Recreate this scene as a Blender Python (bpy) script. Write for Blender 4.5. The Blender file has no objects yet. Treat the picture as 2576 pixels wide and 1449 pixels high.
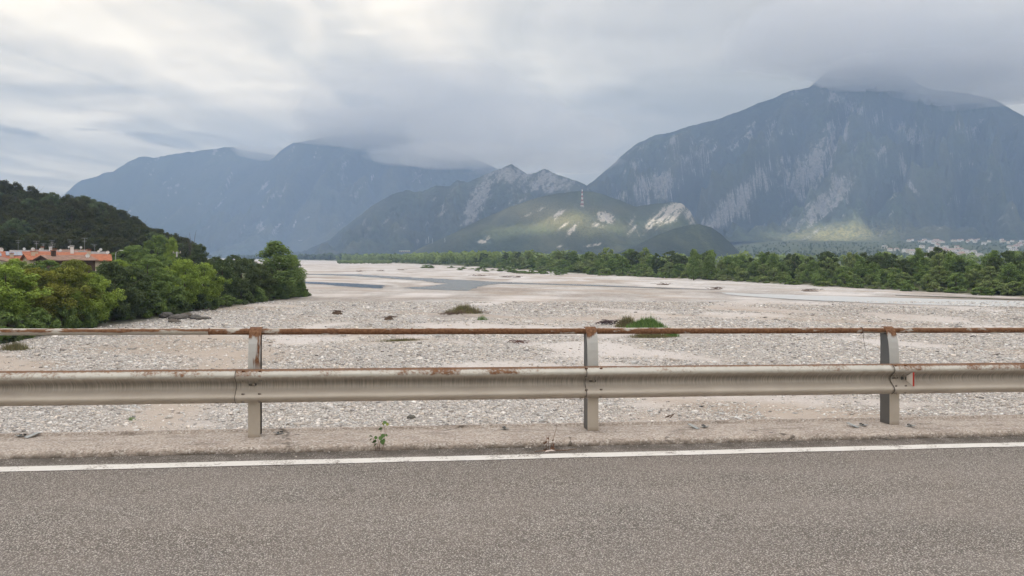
import bpy, bmesh, math, random
import numpy as np
from mathutils import Vector, Matrix, Euler

R = math.radians
rng = np.random.default_rng(11)
random.seed(11)
SC = bpy.context.scene
COL = SC.collection

# ------------------------------------------------------------------ camera, sky, sun, exposure
EYE = 8.0                      # metres above the gravel bed
FPX, UC, VH = 1983.0, 1288.0, 646.0   # focal length, centre column and horizon row in a 2576 px wide frame
cam_data = bpy.data.cameras.new('camera')
cam_data.sensor_width = 36.0
cam_data.lens = 36.0 * FPX / 2576.0
cam_data.shift_y = -(724.5 - VH) / 2576.0
cam_data.clip_start = 0.1
cam_data.clip_end = 200000.0
cam = bpy.data.objects.new('camera', cam_data)
COL.objects.link(cam)
cam.location = (0, 0, EYE)
cam.rotation_euler = (R(90), 0, 0)
SC.camera = cam

SUN_EL, SUN_AZ = R(32), R(5)   # the sun stands behind the camera, a little to the left
SUNV = Vector((-math.sin(SUN_AZ) * math.cos(SUN_EL), -math.cos(SUN_AZ) * math.cos(SUN_EL), math.sin(SUN_EL)))
world = bpy.data.worlds.new('World')
SC.world = world
world.use_nodes = True
wt = world.node_tree
wt.nodes.clear()
wo = wt.nodes.new('ShaderNodeOutputWorld')
wb = wt.nodes.new('ShaderNodeBackground')
ws = wt.nodes.new('ShaderNodeTexSky')
ws.sky_type = 'NISHITA'
ws.sun_disc = False
ws.sun_elevation = SUN_EL
ws.sun_rotation = math.pi + SUN_AZ
wb.inputs['Strength'].default_value = 0.07
wt.links.new(ws.outputs[0], wb.inputs['Color'])
wt.links.new(wb.outputs[0], wo.inputs['Surface'])

sun_data = bpy.data.lights.new('sun', 'SUN')
sun_data.energy = 5.0
sun_data.angle = R(0.5)
sun_data.color = (1.0, 0.91, 0.78)
sun = bpy.data.objects.new('sun', sun_data)
COL.objects.link(sun)
sun.rotation_euler = SUNV.to_track_quat('Z', 'Y').to_euler()
sun.location = (0, -30, 60)

SC.view_settings.view_transform = 'Standard'
SC.view_settings.look = 'None'
SC.view_settings.gamma = 1.0
SC.view_settings.use_curve_mapping = False
SC.view_settings.exposure = 1.75
SC.render.engine = 'CYCLES'
cy = SC.cycles
cy.use_denoising = True
cy.max_bounces = 6
cy.diffuse_bounces = 3
cy.glossy_bounces = 3
cy.transmission_bounces = 4
cy.volume_bounces = 2
cy.transparent_max_bounces = 12
cy.volume_step_rate = 1.0
cy.volume_max_steps = 64
cy.sample_clamp_indirect = 6.0

# ------------------------------------------------------------------ helpers: placing
def P(u, v, d):
    return Vector(((u - UC) / FPX * d, d, EYE - (v - VH) / FPX * d))

def bed(u, v, z=0.0):
    d = (EYE - z) * FPX / (v - VH)
    return Vector(((u - UC) / FPX * d, d, z))

# ------------------------------------------------------------------ helpers: numpy noise
_perm = np.random.default_rng(5).permutation(256)
_perm = np.concatenate([_perm, _perm, _perm])
_gx = np.cos(np.linspace(0, 2 * np.pi, 256, endpoint=False))
_gy = np.sin(np.linspace(0, 2 * np.pi, 256, endpoint=False))

def pnoise(x, y):
    x = np.asarray(x, float); y = np.asarray(y, float)
    xi = np.floor(x).astype(int); yi = np.floor(y).astype(int)
    xf = x - xi; yf = y - yi
    xi &= 255; yi &= 255
    f = lambda t: t * t * t * (t * (t * 6 - 15) + 10)
    u = f(xf); v = f(yf)
    def g(i, j):
        h = _perm[_perm[(xi + i) & 255] + ((yi + j) & 255)]
        return _gx[h] * (xf - i) + _gy[h] * (yf - j)
    a = g(0, 0) * (1 - u) + g(1, 0) * u
    b = g(0, 1) * (1 - u) + g(1, 1) * u
    return (a * (1 - v) + b * v) * 1.5

def fbm(x, y, octaves=5, gain=0.5, lac=2.03):
    s = 0; a = 1.0; t = 0
    for i in range(octaves):
        s = s + a * pnoise(x + 17.3 * i, y - 9.1 * i); t += a
        a *= gain; x = x * lac; y = y * lac
    return s / t

def ridged(x, y, octaves=5, gain=0.5):
    s = 0; a = 1.0; t = 0
    for i in range(octaves):
        s = s + a * (1 - np.abs(pnoise(x + 31.7 * i, y + 5.9 * i)) * 1.6); t += a
        a *= gain; x = x * 2.07; y = y * 2.07
    return s / t

def sstep(x, a, b):
    t = np.clip((x - a) / (b - a), 0, 1)
    return t * t * (3 - 2 * t)

# ------------------------------------------------------------------ helpers: objects
def link(o, parent=None):
    COL.objects.link(o)
    if parent is not None:
        o.parent = parent
    return o

def tag(o, label=None, cat=None, group=None, kind=None):
    if label: o['label'] = label
    if cat: o['category'] = cat
    if group: o['group'] = group
    if kind: o['kind'] = kind
    return o

def empty(name, loc=(0, 0, 0), rz=0.0, parent=None):
    o = bpy.data.objects.new(name, None)
    o.empty_display_size = 0.2
    link(o, parent)
    o.location = loc
    o.rotation_euler = (0, 0, rz)
    return o

def np_mesh(name, verts, faces, mats=None, smooth=True, attrs=None):
    verts = np.asarray(verts, np.float32); faces = np.asarray(faces, np.int32)
    me = bpy.data.meshes.new(name)
    me.vertices.add(len(verts)); me.vertices.foreach_set('co', verts.ravel())
    k = faces.shape[1]
    me.loops.add(faces.size); me.loops.foreach_set('vertex_index', faces.ravel())
    me.polygons.add(len(faces))
    me.polygons.foreach_set('loop_start', np.arange(0, faces.size, k, dtype=np.int32))
    me.polygons.foreach_set('loop_total', np.full(len(faces), k, np.int32))
    me.polygons.foreach_set('use_smooth', np.full(len(faces), smooth, bool))
    for key, val in (attrs or {}).items():
        val = np.asarray(val, np.float32)
        if val.ndim == 1:
            a = me.attributes.new(key, 'FLOAT', 'POINT'); a.data.foreach_set('value', val)
        else:
            a = me.attributes.new(key, 'FLOAT_COLOR', 'POINT')
            a.data.foreach_set('color', np.concatenate([val, np.ones((len(val), 1), np.float32)], 1).ravel())
    me.update(calc_edges=True)
    me.validate()
    for m in (mats if isinstance(mats, (list, tuple)) else [mats] if mats else []):
        me.materials.append(m)
    return me

def np_obj(name, verts, faces, mat=None, parent=None, smooth=True, attrs=None):
    return link(bpy.data.objects.new(name, np_mesh(name, verts, faces, mat, smooth, attrs)), parent)

def grid_faces(nr, nc):
    i = np.arange(nr - 1)[:, None] * nc + np.arange(nc - 1)[None, :]
    i = i.ravel()
    return np.stack([i, i + 1, i + nc + 1, i + nc], 1)

class MB:
    """collects simple solids, built as ONE mesh object"""
    def __init__(self): self.v = []; self.f = []
    def add(self, vs, fs):
        n = len(self.v); self.v += [tuple(v) for v in vs]; self.f += [tuple(i + n for i in f) for f in fs]
        return self
    def box(self, c, s, rot=None):
        c = Vector(c); M = (rot if isinstance(rot, Matrix) else Euler(rot).to_matrix()) if rot is not None else None
        vs = []
        for i in range(8):
            p = Vector(((i & 1) - .5, ((i >> 1) & 1) - .5, (i >> 2) - .5)); p = Vector((p.x * s[0], p.y * s[1], p.z * s[2]))
            vs.append(c + (M @ p if M else p))
        return self.add(vs, [(0, 2, 3, 1), (4, 5, 7, 6), (0, 1, 5, 4), (2, 6, 7, 3), (0, 4, 6, 2), (1, 3, 7, 5)])
    def tube(self, pts, r, n=8, caps=True):
        pts = [Vector(p) for p in pts]; rr = r if isinstance(r, (list, tuple)) else [r] * len(pts)
        vs = []; fs = []
        up = Vector((0, 0, 1))
        for i, p in enumerate(pts):
            t = (pts[min(i + 1, len(pts) - 1)] - pts[max(i - 1, 0)]).normalized()
            a = up if abs(t.z) < .95 else Vector((1, 0, 0))
            x = t.cross(a).normalized(); y = t.cross(x).normalized()
            for k in range(n):
                an = 2 * math.pi * k / n
                vs.append(p + (x * math.cos(an) + y * math.sin(an)) * rr[i])
        for i in range(len(pts) - 1):
            for k in range(n):
                a = i * n + k; b = i * n + (k + 1) % n
                fs.append((a, b, b + n, a + n))
        if caps:
            fs.append(tuple(range(n - 1, -1, -1))); m = (len(pts) - 1) * n; fs.append(tuple(range(m, m + n)))
        return self.add(vs, fs)
    def build(self, name, mat, parent=None, smooth=False, bevel=0):
        me = bpy.data.meshes.new(name); me.from_pydata(self.v, [], self.f); me.validate()
        bm = bmesh.new(); bm.from_mesh(me)
        bmesh.ops.recalc_face_normals(bm, faces=bm.faces)
        if bevel:
            bmesh.ops.bevel(bm, geom=[e for e in bm.edges], offset=bevel, segments=2, affect='EDGES', clamp_overlap=True)
        bm.to_mesh(me); bm.free()
        if smooth:
            me.polygons.foreach_set('use_smooth', [True] * len(me.polygons))
        me.materials.append(mat)
        return link(bpy.data.objects.new(name, me), parent)

# ------------------------------------------------------------------ helpers: node materials
class NT:
    def __init__(self, name, tree=None):
        if tree is None:
            self.m = bpy.data.materials.new(name); self.m.use_nodes = True
            tree = self.m.node_tree
            tree.nodes.clear()
            self.out = tree.nodes.new('ShaderNodeOutputMaterial')
        self.t = tree
    def n(self, typ, _p=None, **ins):
        nd = self.t.nodes.new('ShaderNode' + typ)
        for k, v in (_p or {}).items(): setattr(nd, k, v)
        for k, v in ins.items():
            key = int(k[1:]) if k[0] == '_' and k[1:].isdigit() else k.replace('_', ' ')
            self.set(nd, key, v)
        return nd
    def set(self, nd, key, v):
        s = nd.inputs[key]
        if hasattr(v, 'is_output') or hasattr(v, 'links'): self.t.links.new(v, s)
        elif hasattr(v, 'outputs'): self.t.links.new(v.outputs[0], s)
        elif isinstance(v, (tuple, list)) and s.type == 'RGBA' and len(v) == 3: s.default_value = (*v, 1)
        else: s.default_value = v
    def obj(self): return self.n('TexCoord').outputs['Object']
    def pos(self): return self.n('NewGeometry').outputs['Position']
    def attr(self, name, out='Fac'): return self.n('Attribute', {'attribute_name': name}).outputs[out]
    def map(self, vec, scale=(1, 1, 1), loc=(0, 0, 0), rot=(0, 0, 0)):
        return self.n('Mapping', Vector=vec, Scale=scale, Location=loc, Rotation=rot).outputs[0]
    def noise(self, vec, scale, detail=4, rough=.55, dist=0.0):
        return self.n('TexNoise', Vector=vec, Scale=scale, Detail=detail, Roughness=rough, Distortion=dist).outputs['Fac']
    def voro(self, vec, scale, feature='F1', rnd=1.0):
        return self.n('TexVoronoi', {'feature': feature}, Vector=vec, Scale=scale, Randomness=rnd)
    def ramp(self, fac, stops, interp='LINEAR'):
        nd = self.n('ValToRGB', Fac=fac); cr = nd.color_ramp; cr.interpolation = interp
        while len(cr.elements) < len(stops): cr.elements.new(.5)
        for e, (p, c) in zip(cr.elements, stops):
            e.position = p; e.color = (*c, 1) if isinstance(c, (tuple, list)) else (c, c, c, 1)
        return nd.outputs[0]
    def math(self, op, a, b=0.0, c=0.0, clamp=False):
        return self.n('Math', {'operation': op, 'use_clamp': clamp}, _0=a, _1=b, _2=c).outputs[0]
    def mapr(self, v, a, b, c=0.0, d=1.0, smooth=False):
        return self.n('MapRange', {'interpolation_type': 'SMOOTHSTEP' if smooth else 'LINEAR'}, Value=v, From_Min=a, From_Max=b, To_Min=c, To_Max=d).outputs[0]
    def mix(self, f, a, b, mode='MIX'):
        nd = self.n('Mix', {'data_type': 'RGBA', 'blend_type': mode})
        for k, v in ((0, f), (6, a), (7, b)): self.set(nd, k, v)
        return nd.outputs[2]
    def bump(self, h, strength=.5, dist=.01, normal=None):
        nd = self.n('Bump', Height=h, Strength=strength, Distance=dist)
        if normal is not None: self.set(nd, 'Normal', normal)
        return nd.outputs[0]
    def bsdf(self, color, rough=.8, normal=None, metal=0.0, spec=.5, **kw):
        b = self.n('BsdfPrincipled')
        self.set(b, 'Base Color', color); self.set(b, 'Roughness', rough); self.set(b, 'Metallic', metal)
        self.set(b, 'Specular IOR Level', spec)
        for k, v in kw.items(): self.set(b, k.replace('_', ' '), v)
        if normal is not None: self.set(b, 'Normal', normal)
        self.t.links.new(b.outputs[0], self.out.inputs['Surface'])
        return self.m
    def surf(self, sh):
        self.t.links.new(sh.outputs[0] if hasattr(sh, 'outputs') else sh, self.out.inputs['Surface']); return self.m
    def vol(self, sh):
        self.t.links.new(sh.outputs[0] if hasattr(sh, 'outputs') else sh, self.out.inputs['Volume']); return self.m

def flat(name, color, rough=.7, metal=0.0, var=.12, scale=8.0, spec=.4):
    """plain painted / cast surface with a little mottling"""
    t = NT(name); n = t.noise(t.obj(), scale, 4)
    c = t.mix(t.mapr(n, .3, .7), tuple(max(0, x * (1 - var)) for x in color), tuple(min(1, x * (1 + var)) for x in color))
    return t.bsdf(c, rough, metal=metal, spec=spec)
# ------------------------------------------------------------------ the cloud deck that is the sky
DECK = 2300.0
def deck_point(p):                       # where the sun ray that reaches p crosses the cloud deck
    s = (DECK - p.z) / SUNV.z
    return p + SUNV * s

GAPS = [(P(1395, 542, 2520), 230, 120), (P(1523, 547, 2500), 55, 45), (P(2125, 592, 3420), 330, 150), (P(1680, 522, 2600), 120, 70)]

def make_sky():
    """one wide sheet of cloud, lit from above by the sun and the blue sky; thin and bright overhead, heavy over the mountains"""
    th = np.concatenate([np.linspace(-.75, .75, 360), np.linspace(.75, 2 * np.pi - .75, 110)[1:]])
    rad = np.concatenate([[1.0], np.linspace(120, 3000, 60)[:-1], np.geomspace(3000, 90000, 180)])
    RR, TH = np.meshgrid(rad, th, indexing='ij')
    X = RR * np.sin(TH); Y = RR * np.cos(TH)
    Z = DECK + 90 * fbm(X / 2600, Y / 2600, 4) - RR * .004
    k = .001
    x, y = X * k, Y * k
    wx = 1.0 * fbm(x * .5 + 3, y * .16, 4); wy = 2.6 * fbm(x * .5 - 7, y * .16 + 4, 4)
    big = fbm(x * .10 + 3.2, y * .10 + 1.7, 3)
    mid = fbm((x + wx) * .32 + 9.3, (y + wy) * .105 + 4.7, 6, .55)
    fine = fbm((x + wx) * 1.0 + 1.3, (y + wy) * .24 + 7.7, 5, .58)
    thick = .5 + .28 * big + .40 * mid + .15 * fine
    thick += np.interp(RR, [0, 3500, 7000, 12000, 30000], [-.36, -.28, .13, .20, .14])
    az = X / np.maximum(Y, 2000)
    front = sstep(Y, 1500, 5000)
    thick += front * np.interp(az, [-.7, -.35, 0, .35, .7], [-.13, -.09, .01, .06, .03])
    thick += front * .0
    for (u, v, w, h, amt, soft) in ((905, 246, 66, 27, .22, .6), (15, 318, 50, 24, .30, .65), (222, 323, 34, 7, .24, .5), (415, 348, 70, 24, .24, .55), (180, 215, 260, 24, .14, .3), (520, 330, 70, 12, .10, .3),
                              (60, 425, 80, 14, -.34, .1), (180, 285, 240, 22, -.24, .1), (120, 380, 260, 60, -.12, .0), (560, 265, 300, 30, -.06, .2), (1050, 100, 110, 16, -.09, .2), (900, 70, 90, 10, -.09, .2), (150, 70, 300, 60, -.12, .0),
                              (2350, 40, 330, 40, -.07, .0), (1500, 420, 40, 14, -.12, .2), (1750, 60, 260, 50, .05, .0), (700, 190, 330, 26, .05, .0)):
        d = (DECK - EYE) * FPX / (VH - v); c = P(u, v, d)
        rx = w / FPX * d; ry = h / (VH - v) * d
        wob = .42 * fbm(X / (rx * .9) + u, Y / (ry * .9), 4)
        q = np.sqrt(((X - c.x) / rx) ** 2 + ((Y - c.y) / ry) ** 2) + wob
        thick += amt * (1 - sstep(q, soft, 1.1))
    hole = np.zeros_like(X)
    gn = fbm(x * 4.3, y * 4.3, 5, .62)
    for (q, rx, ry) in GAPS:
        c = deck_point(q); ry = ry / math.sin(SUN_EL) * .75
        dd = np.sqrt(((X - c.x) / rx) ** 2 + ((Y - c.y) / ry) ** 2) + 1.15 * gn
        hole = np.maximum(hole, .72 * (1 - sstep(dd, .30, 1.25)))
    stops = np.array([.15, .34, .48, .58, .68, .78, .92])
    cols = np.array([(1.0, .97, .92), (.90, .865, .81), (.72, .70, .67), (.57, .57, .565), (.47, .48, .49), (.40, .415, .432), (.32, .34, .362)])
    C = .60 * np.stack([np.interp(thick, stops, cols[:, i]) for i in range(3)], -1) * (np.array([1.06, 1.06, 1.07]) + np.array([.115, .05, -.135]) * sstep(RR, 4000, 8000)[..., None])
    C *= np.interp(RR, [0, 4000, 7000], [1, 1, .80])[..., None]          # the layer is denser away from the river
    t = NT('cloud_deck')
    tr = t.n('BsdfTranslucent', Color=t.attr('cloud', 'Color'))
    m = t.surf(t.n('MixShader', _0=t.attr('gap'), _1=tr, _2=t.n('BsdfTransparent')))
    nr, nc = RR.shape
    i = np.arange(nr - 1)[:, None] * nc; j = np.arange(nc)[None, :]; j2 = (j + 1) % nc
    F = np.stack([i + j, i + j2, i + nc + j2, i + nc + j], -1).reshape(-1, 4)
    o = np_obj('sky', np.stack([X, Y, Z], -1).reshape(-1, 3), F, m, attrs={'cloud': C.reshape(-1, 3), 'gap': hole.ravel()})
    tag(o, 'grey overcast cloud layer with brighter breaks', kind='structure')
make_sky()

# ------------------------------------------------------------------ the valley floor
LB = np.array([(-46, -400), (-46.4, 71), (-47.7, 88), (-46.5, 105), (-46, 126), (-44, 140), (-41.5, 160), (-52, 185), (-81, 294), (-273, 835), (-529, 1442), (-788, 1983), (-1200, 3000), (-1200, 20000)])
RB = np.array([(150, -400), (117, 100), (101, 155), (85.5, 209), (65, 278), (37, 345), (-27, 610), (-110, 881), (-318, 1442), (-538, 1983), (-1100, 3000), (-1190, 20000)])
def left_bank(y): return np.interp(y, LB[:, 1], LB[:, 0])
def right_bank(y): return np.interp(y, RB[:, 1], RB[:, 0])

HILL = np.array([(u, v) for u, v in ((-700, 330), (-300, 390), (0, 470), (100, 496), (200, 510), (260, 528), (330, 560), (390, 592), (440, 612), (500, 640), (560, 655))])
def hill_z(x, y):
    hx = (HILL[:, 0] - UC) / FPX * 400; hz = np.maximum(EYE + (VH - HILL[:, 1]) / FPX * 400 - 11.5, 0)
    c = np.interp(x * 400 / np.maximum(y, 200), hx, hz, left=hz[0], right=0)
    prof = sstep(y, 262, 405) * (1 - sstep(y, 560, 900))
    return c * prof * (1 + .10 * fbm(x / 40, y / 40, 3))

def veg_amount(x, y):
    wob = 4.0 * fbm(x / 22, y / 22, 4) * np.clip(y / 200, .35, 3)
    l = left_bank(y) + wob - x
    r = x - right_bank(y) + wob
    return np.maximum(l, r)             # > 0 outside the gravel

def ground_z(x, y):
    x = np.asarray(x, float); y = np.asarray(y, float)
    e = veg_amount(x, y)
    bank = sstep(e, 0, 9) * np.where(x < (left_bank(y) + right_bank(y)) / 2, 2.2, .9)
    bars = .22 * fbm(x / 34 + 3, y / 70, 3) * sstep(y, 5, 40) * (1 - sstep(y, 90, 170)) * (1 - sstep(e, -4, 2))
    fan = 95 * sstep(y, 1250, 4200) * sstep(x - .16 * y, 0, 600)
    return bank + bars + hill_z(x, y) * sstep(-x, 60, 90) + fan

def bed_masks(x, y):
    """cobble cover, tan sand, pale silt of the river bed (streaks run along the stream)"""
    a = .5                                                   # streaks run a little across the view
    s = x * math.cos(a) - y * math.sin(a); q = x * math.sin(a) + y * math.cos(a)
    w = 9 * fbm(x / 30, y / 30, 3)
    n1 = fbm((x + w) / 16 + 7, (y * .75 - w) / 24 + 2, 4)
    n2 = fbm((s + w) / 55 + 1, q / 17 + 5, 4)
    cob = sstep(n1 * .8 + n2 * .75 + .20, -.05, .10)
    tan = sstep(fbm((s - w) / 40 + 11, q / 12 - 3, 4), .10, .34)
    fine = fbm(x / 3.1, y / 3.1, 3)
    for (u, v, a_, b_, ang, k) in ((1500, 803, 12, 5, .3, 1), (490, 975, 1.9, 17, .22, 1.5), (590, 890, 5.5, 3.5, .2, 1.2), (1000, 858, 5, 2.2, .3, .8), (1640, 1050, 2.2, 2.0, 0, .7), (2050, 800, 14, 6, 0, .5)):
        c = bed(u, v); dx, dy = x - c.x, y - c.y; ca, sa = math.cos(ang), math.sin(ang)
        g = np.exp(-(((dx * ca + dy * sa) / a_) ** 2 + ((-dx * sa + dy * ca) / b_) ** 2) * (1 + .6 * n1)) * k
        g = np.clip(g, 0, 1); tan = np.maximum(tan, g)
        cob = cob * (1 - .8 * g)
    cob = np.clip(cob * (1 + .5 * fine), 0, 1)
    return cob, tan

WATER = [
 [(750, 708), (800, 709.5), (880, 713), (940, 716), (968, 719), (964, 725.5), (900, 723), (850, 718.5), (800, 714), (750, 711)],
 [(760, 688.6), (900, 690), (960, 694), (1060, 699), (1160, 704), (1240, 708.6), (1330, 712), (1480, 716), (1680, 724), (1800, 729), (1680, 726), (1480, 719), (1330, 714.6), (1250, 713.5), (1200, 722), (1180, 731), (1130, 729.5), (1050, 727), (1010, 724), (1080, 720), (1125, 713.5), (1060, 706), (960, 699), (880, 693.8), (760, 690.2)],
 [(1800, 735), (1900, 739), (2050, 743.5), (2200, 747.5), (2400, 753), (2600, 758), (2760, 762), (2760, 781), (2600, 773), (2420, 768.5), (2250, 764), (2100, 758), (1950, 750), (1850, 742)],
 [(2250, 742.3), (2400, 747), (2560, 753), (2700, 757), (2700, 758.4), (2560, 754.6), (2400, 748.4), (2250, 743.4)]]
def make_ground():
    kk = np.linspace(-1.25, 1.25, 430)
    ys = np.concatenate([np.linspace(-260, 14, 14), (np.geomspace(80, 15060, 400) - 60)])
    Yg, K = np.meshgrid(ys, kk, indexing='ij')
    X = K * (np.maximum(Yg, 14) + 60) * np.where(Yg < 14, 3.0 - 2.0 * sstep(Yg, -260, 14), 1); Y = Yg
    Z = ground_z(X, Y)
    e = veg_amount(X, Y)
    cob, tan = bed_masks(X, Y)
    for (cx, cyy, rr) in ((bed(1165, 796).x, bed(1165, 796).y, 4.5), (bed(1600, 838).x, bed(1600, 838).y, 5.5)):
        Z += .35 * np.exp(-(((X - cx) / rr) ** 2 + ((Y - cyy) / (rr * .8)) ** 2))
    veg = sstep(e, -1.2, 2.2)
    wet = np.zeros_like(X)
    for px in WATER:
        q = np.array([bed(u, v)[:2] for u, v in px]); nx_ = np.roll(q, -1, 0)
        q = np.concatenate([q + (nx_ - q) * f for f in np.linspace(0, 1, 14, endpoint=False)])
        sel = (Y > 90) & (Y < 460) & (np.abs(X) < 240)
        dd = np.full(sel.sum(), 1e9)
        for (a_, b_) in q: dd = np.minimum(dd, (X[sel] - a_) ** 2 + ((Y[sel] - b_) * .6) ** 2)
        wet[sel] = np.maximum(wet[sel], 1 - sstep(np.sqrt(dd) + 1.5 * fbm(X[sel] / 5, Y[sel] / 5, 3), 0, 4.5))
    V = np.stack([X, Y, Z], -1).reshape(-1, 3)
    t = NT('river_bed')
    pos = t.pos()
    a_veg = t.attr('veg'); a_cob = t.attr('cobble'); a_tan = t.attr('tan')
    v1 = t.voro(pos, 5.5); v2 = t.voro(pos, 13.0)
    cell = t.n('SeparateColor', Color=v1.outputs['Color']).outputs[0]
    cell2 = t.n('SeparateColor', Color=v2.outputs['Color']).outputs[0]
    stone = t.ramp(cell, [(0, (0.240, 0.226, 0.214)), (.3, (0.432, 0.405, 0.381)), (.6, (0.588, 0.553, 0.524)), (.85, (0.720, 0.690, 0.660)), (1, (0.840, 0.815, 0.791))])
    stone = t.mix(t.mapr(v1.outputs['Distance'], .05, .13), stone, t.mix(.55, stone, (.12, .105, .09)))
    grit = t.ramp(t.math('ADD', t.math('MULTIPLY', cell2, .5), t.math('MULTIPLY', t.noise(pos, 30, 3), .5)), [(.2, (0.368, 0.336, 0.315)), (.5, (0.499, 0.463, 0.439)), (.85, (0.606, 0.571, 0.551))])
    far = t.math('ADD', t.math('MULTIPLY', t.noise(t.map(pos, (.05, .03, 1)), 1.0, 8, .66, .8), .6), t.math('MULTIPLY', t.noise(t.map(pos, (.010, .016, 1), (3, 1, 0)), 1.0, 6, .6, 1.0), .4))
    farcol = t.ramp(far, [(.40, (0.300, 0.250, 0.209)), (.455, (0.430, 0.393, 0.361)), (.50, (0.550, 0.530, 0.517)), (.545, (0.620, 0.607, 0.601)), (.60, (0.480, 0.464, 0.449))])
    dist = t.n('VectorMath', {'operation': 'LENGTH'}, _0=pos).outputs['Value']
    blendf = t.mapr(dist, 90, 260, .25, 1)
    base = t.mix(a_cob, grit, stone)
    v3 = t.voro(t.map(pos, (1, .55, 1)), 1.5); c3 = t.n('SeparateColor', Color=v3.outputs['Color']).outputs[0]
    spk = t.ramp(c3, [(0, (.62, .60, .58)), (.35, (.9, .9, .9)), (.7, (1.05, 1.05, 1.05)), (1, (1.25, 1.24, 1.22))])
    farcol = t.mix(t.math('MULTIPLY', a_cob, t.mapr(dist, 120, 420, .8, .1)), farcol, t.mix(1.0, farcol, spk, 'MULTIPLY'))
    base = t.mix(t.math('MULTIPLY', blendf, .8), base, farcol)
    tanc = t.mix(t.noise(pos, 1.2, 5), (.29, .235, .185), (.44, .37, .305))
    base = t.mix(t.math('MULTIPLY', a_tan, .72), base, tanc)
    gn = t.noise(pos, .22, 6, .65)
    green = t.ramp(gn, [(.3, (.035, .045, .016)), (.5, (.07, .085, .028)), (.7, (.12, .12, .05))])
    fld = t.noise(t.map(pos, (.0022, .0011, .0)), 1.0, 5, .6)
    green = t.mix(t.mapr(fld, .45, .62), green, t.mix(gn, (.06, .08, .03), (.03, .055, .018)))
    base = t.mix(t.math('MULTIPLY', t.attr('wet'), .75), base, t.mix(.5, base, (.10, .085, .07)))
    base = t.mix(a_veg, base, green)
    hgt = t.math('ADD', t.math('MULTIPLY', t.math('MULTIPLY', v1.outputs['Distance'], -1.0), a_cob), t.math('MULTIPLY', t.noise(pos, 9, 4), .35))
    nb = t.bump(hgt, .55, .16)
    m = t.bsdf(base, .9, nb, spec=.25)
    o = np_obj('river_bed', V, grid_faces(len(ys), len(kk)), m, attrs={'veg': veg.ravel(), 'cobble': cob.ravel(), 'tan': tan.ravel(), 'wet': wet.ravel()})
    tag(o, 'wide pale gravel river bed and valley floor', kind='structure')
make_ground()

# ------------------------------------------------------------------ mountains and hills
def hill_material(name, forest, forest2, rock, tree_px, grass=None):
    t = NT(name); pos = t.pos()
    f1 = t.noise(pos, 1.0 / tree_px, 5, .7); f2 = t.noise(pos, .0035, 5, .6)
    fc = t.mix(t.mapr(f1, .34, .66), tuple(c * .55 for c in forest), tuple(min(1, c * 1.45) for c in forest))
    fc = t.mix(t.mapr(f2, .38, .62), fc, forest2)
    fc = t.mix(1.0, fc, t.ramp(t.attr('ridge'), [(.15, (.62, .68, .66)), (.5, (1, 1, 1)), (.85, (1.55, 1.45, 1.4))]), 'MULTIPLY')  # sparser growth on ridges, plus painted relief shading: hollows darker, ridges lighter
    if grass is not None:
        fc = t.mix(t.math('MULTIPLY', t.attr('grass'), t.mapr(t.noise(pos, 2.2 / tree_px, 4, .7), .42, .56, .08, 1)), fc, grass)  # thin dry grass, its pale tone also paints in the sunlit patches
    rn = t.noise(pos, 2.2 / tree_px, 6, .75)
    rn2 = t.noise(t.map(pos, (1, 1, .45), (0, 0, 0), (0, R(35), 0)), .55 / tree_px, 6, .68, .6)
    rc = t.mix(t.mapr(rn, .3, .7), tuple(c * .45 for c in rock), tuple(min(1, c * 1.25) for c in rock))
    rf = t.math('ADD', t.attr('rock'), t.math('MULTIPLY', t.math('SUBTRACT', t.math('ADD', t.math('MULTIPLY', rn2, .62), t.math('MULTIPLY', rn, .38)), .5), 1.9))
    base = t.mix(t.math('MULTIPLY', t.mapr(rf, .30, .85, 0, 1, True), .95), fc, rc)
    nb = t.bump(f1, 1.0, tree_px * .7)
    return t.bsdf(base, .95, nb, spec=.1)

def ellipses(U, Vv, blobs):
    r = np.zeros_like(U)
    for (u, v, a, b, ang, k) in blobs:
        c, s = math.cos(R(ang)), math.sin(R(ang))
        du, dv = U - u, Vv - v
        x = (du * c + dv * s) / a; y = (-du * s + dv * c) / b
        r = np.maximum(r, k * np.exp(-(x * x + y * y) * .9))
    return r

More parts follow.
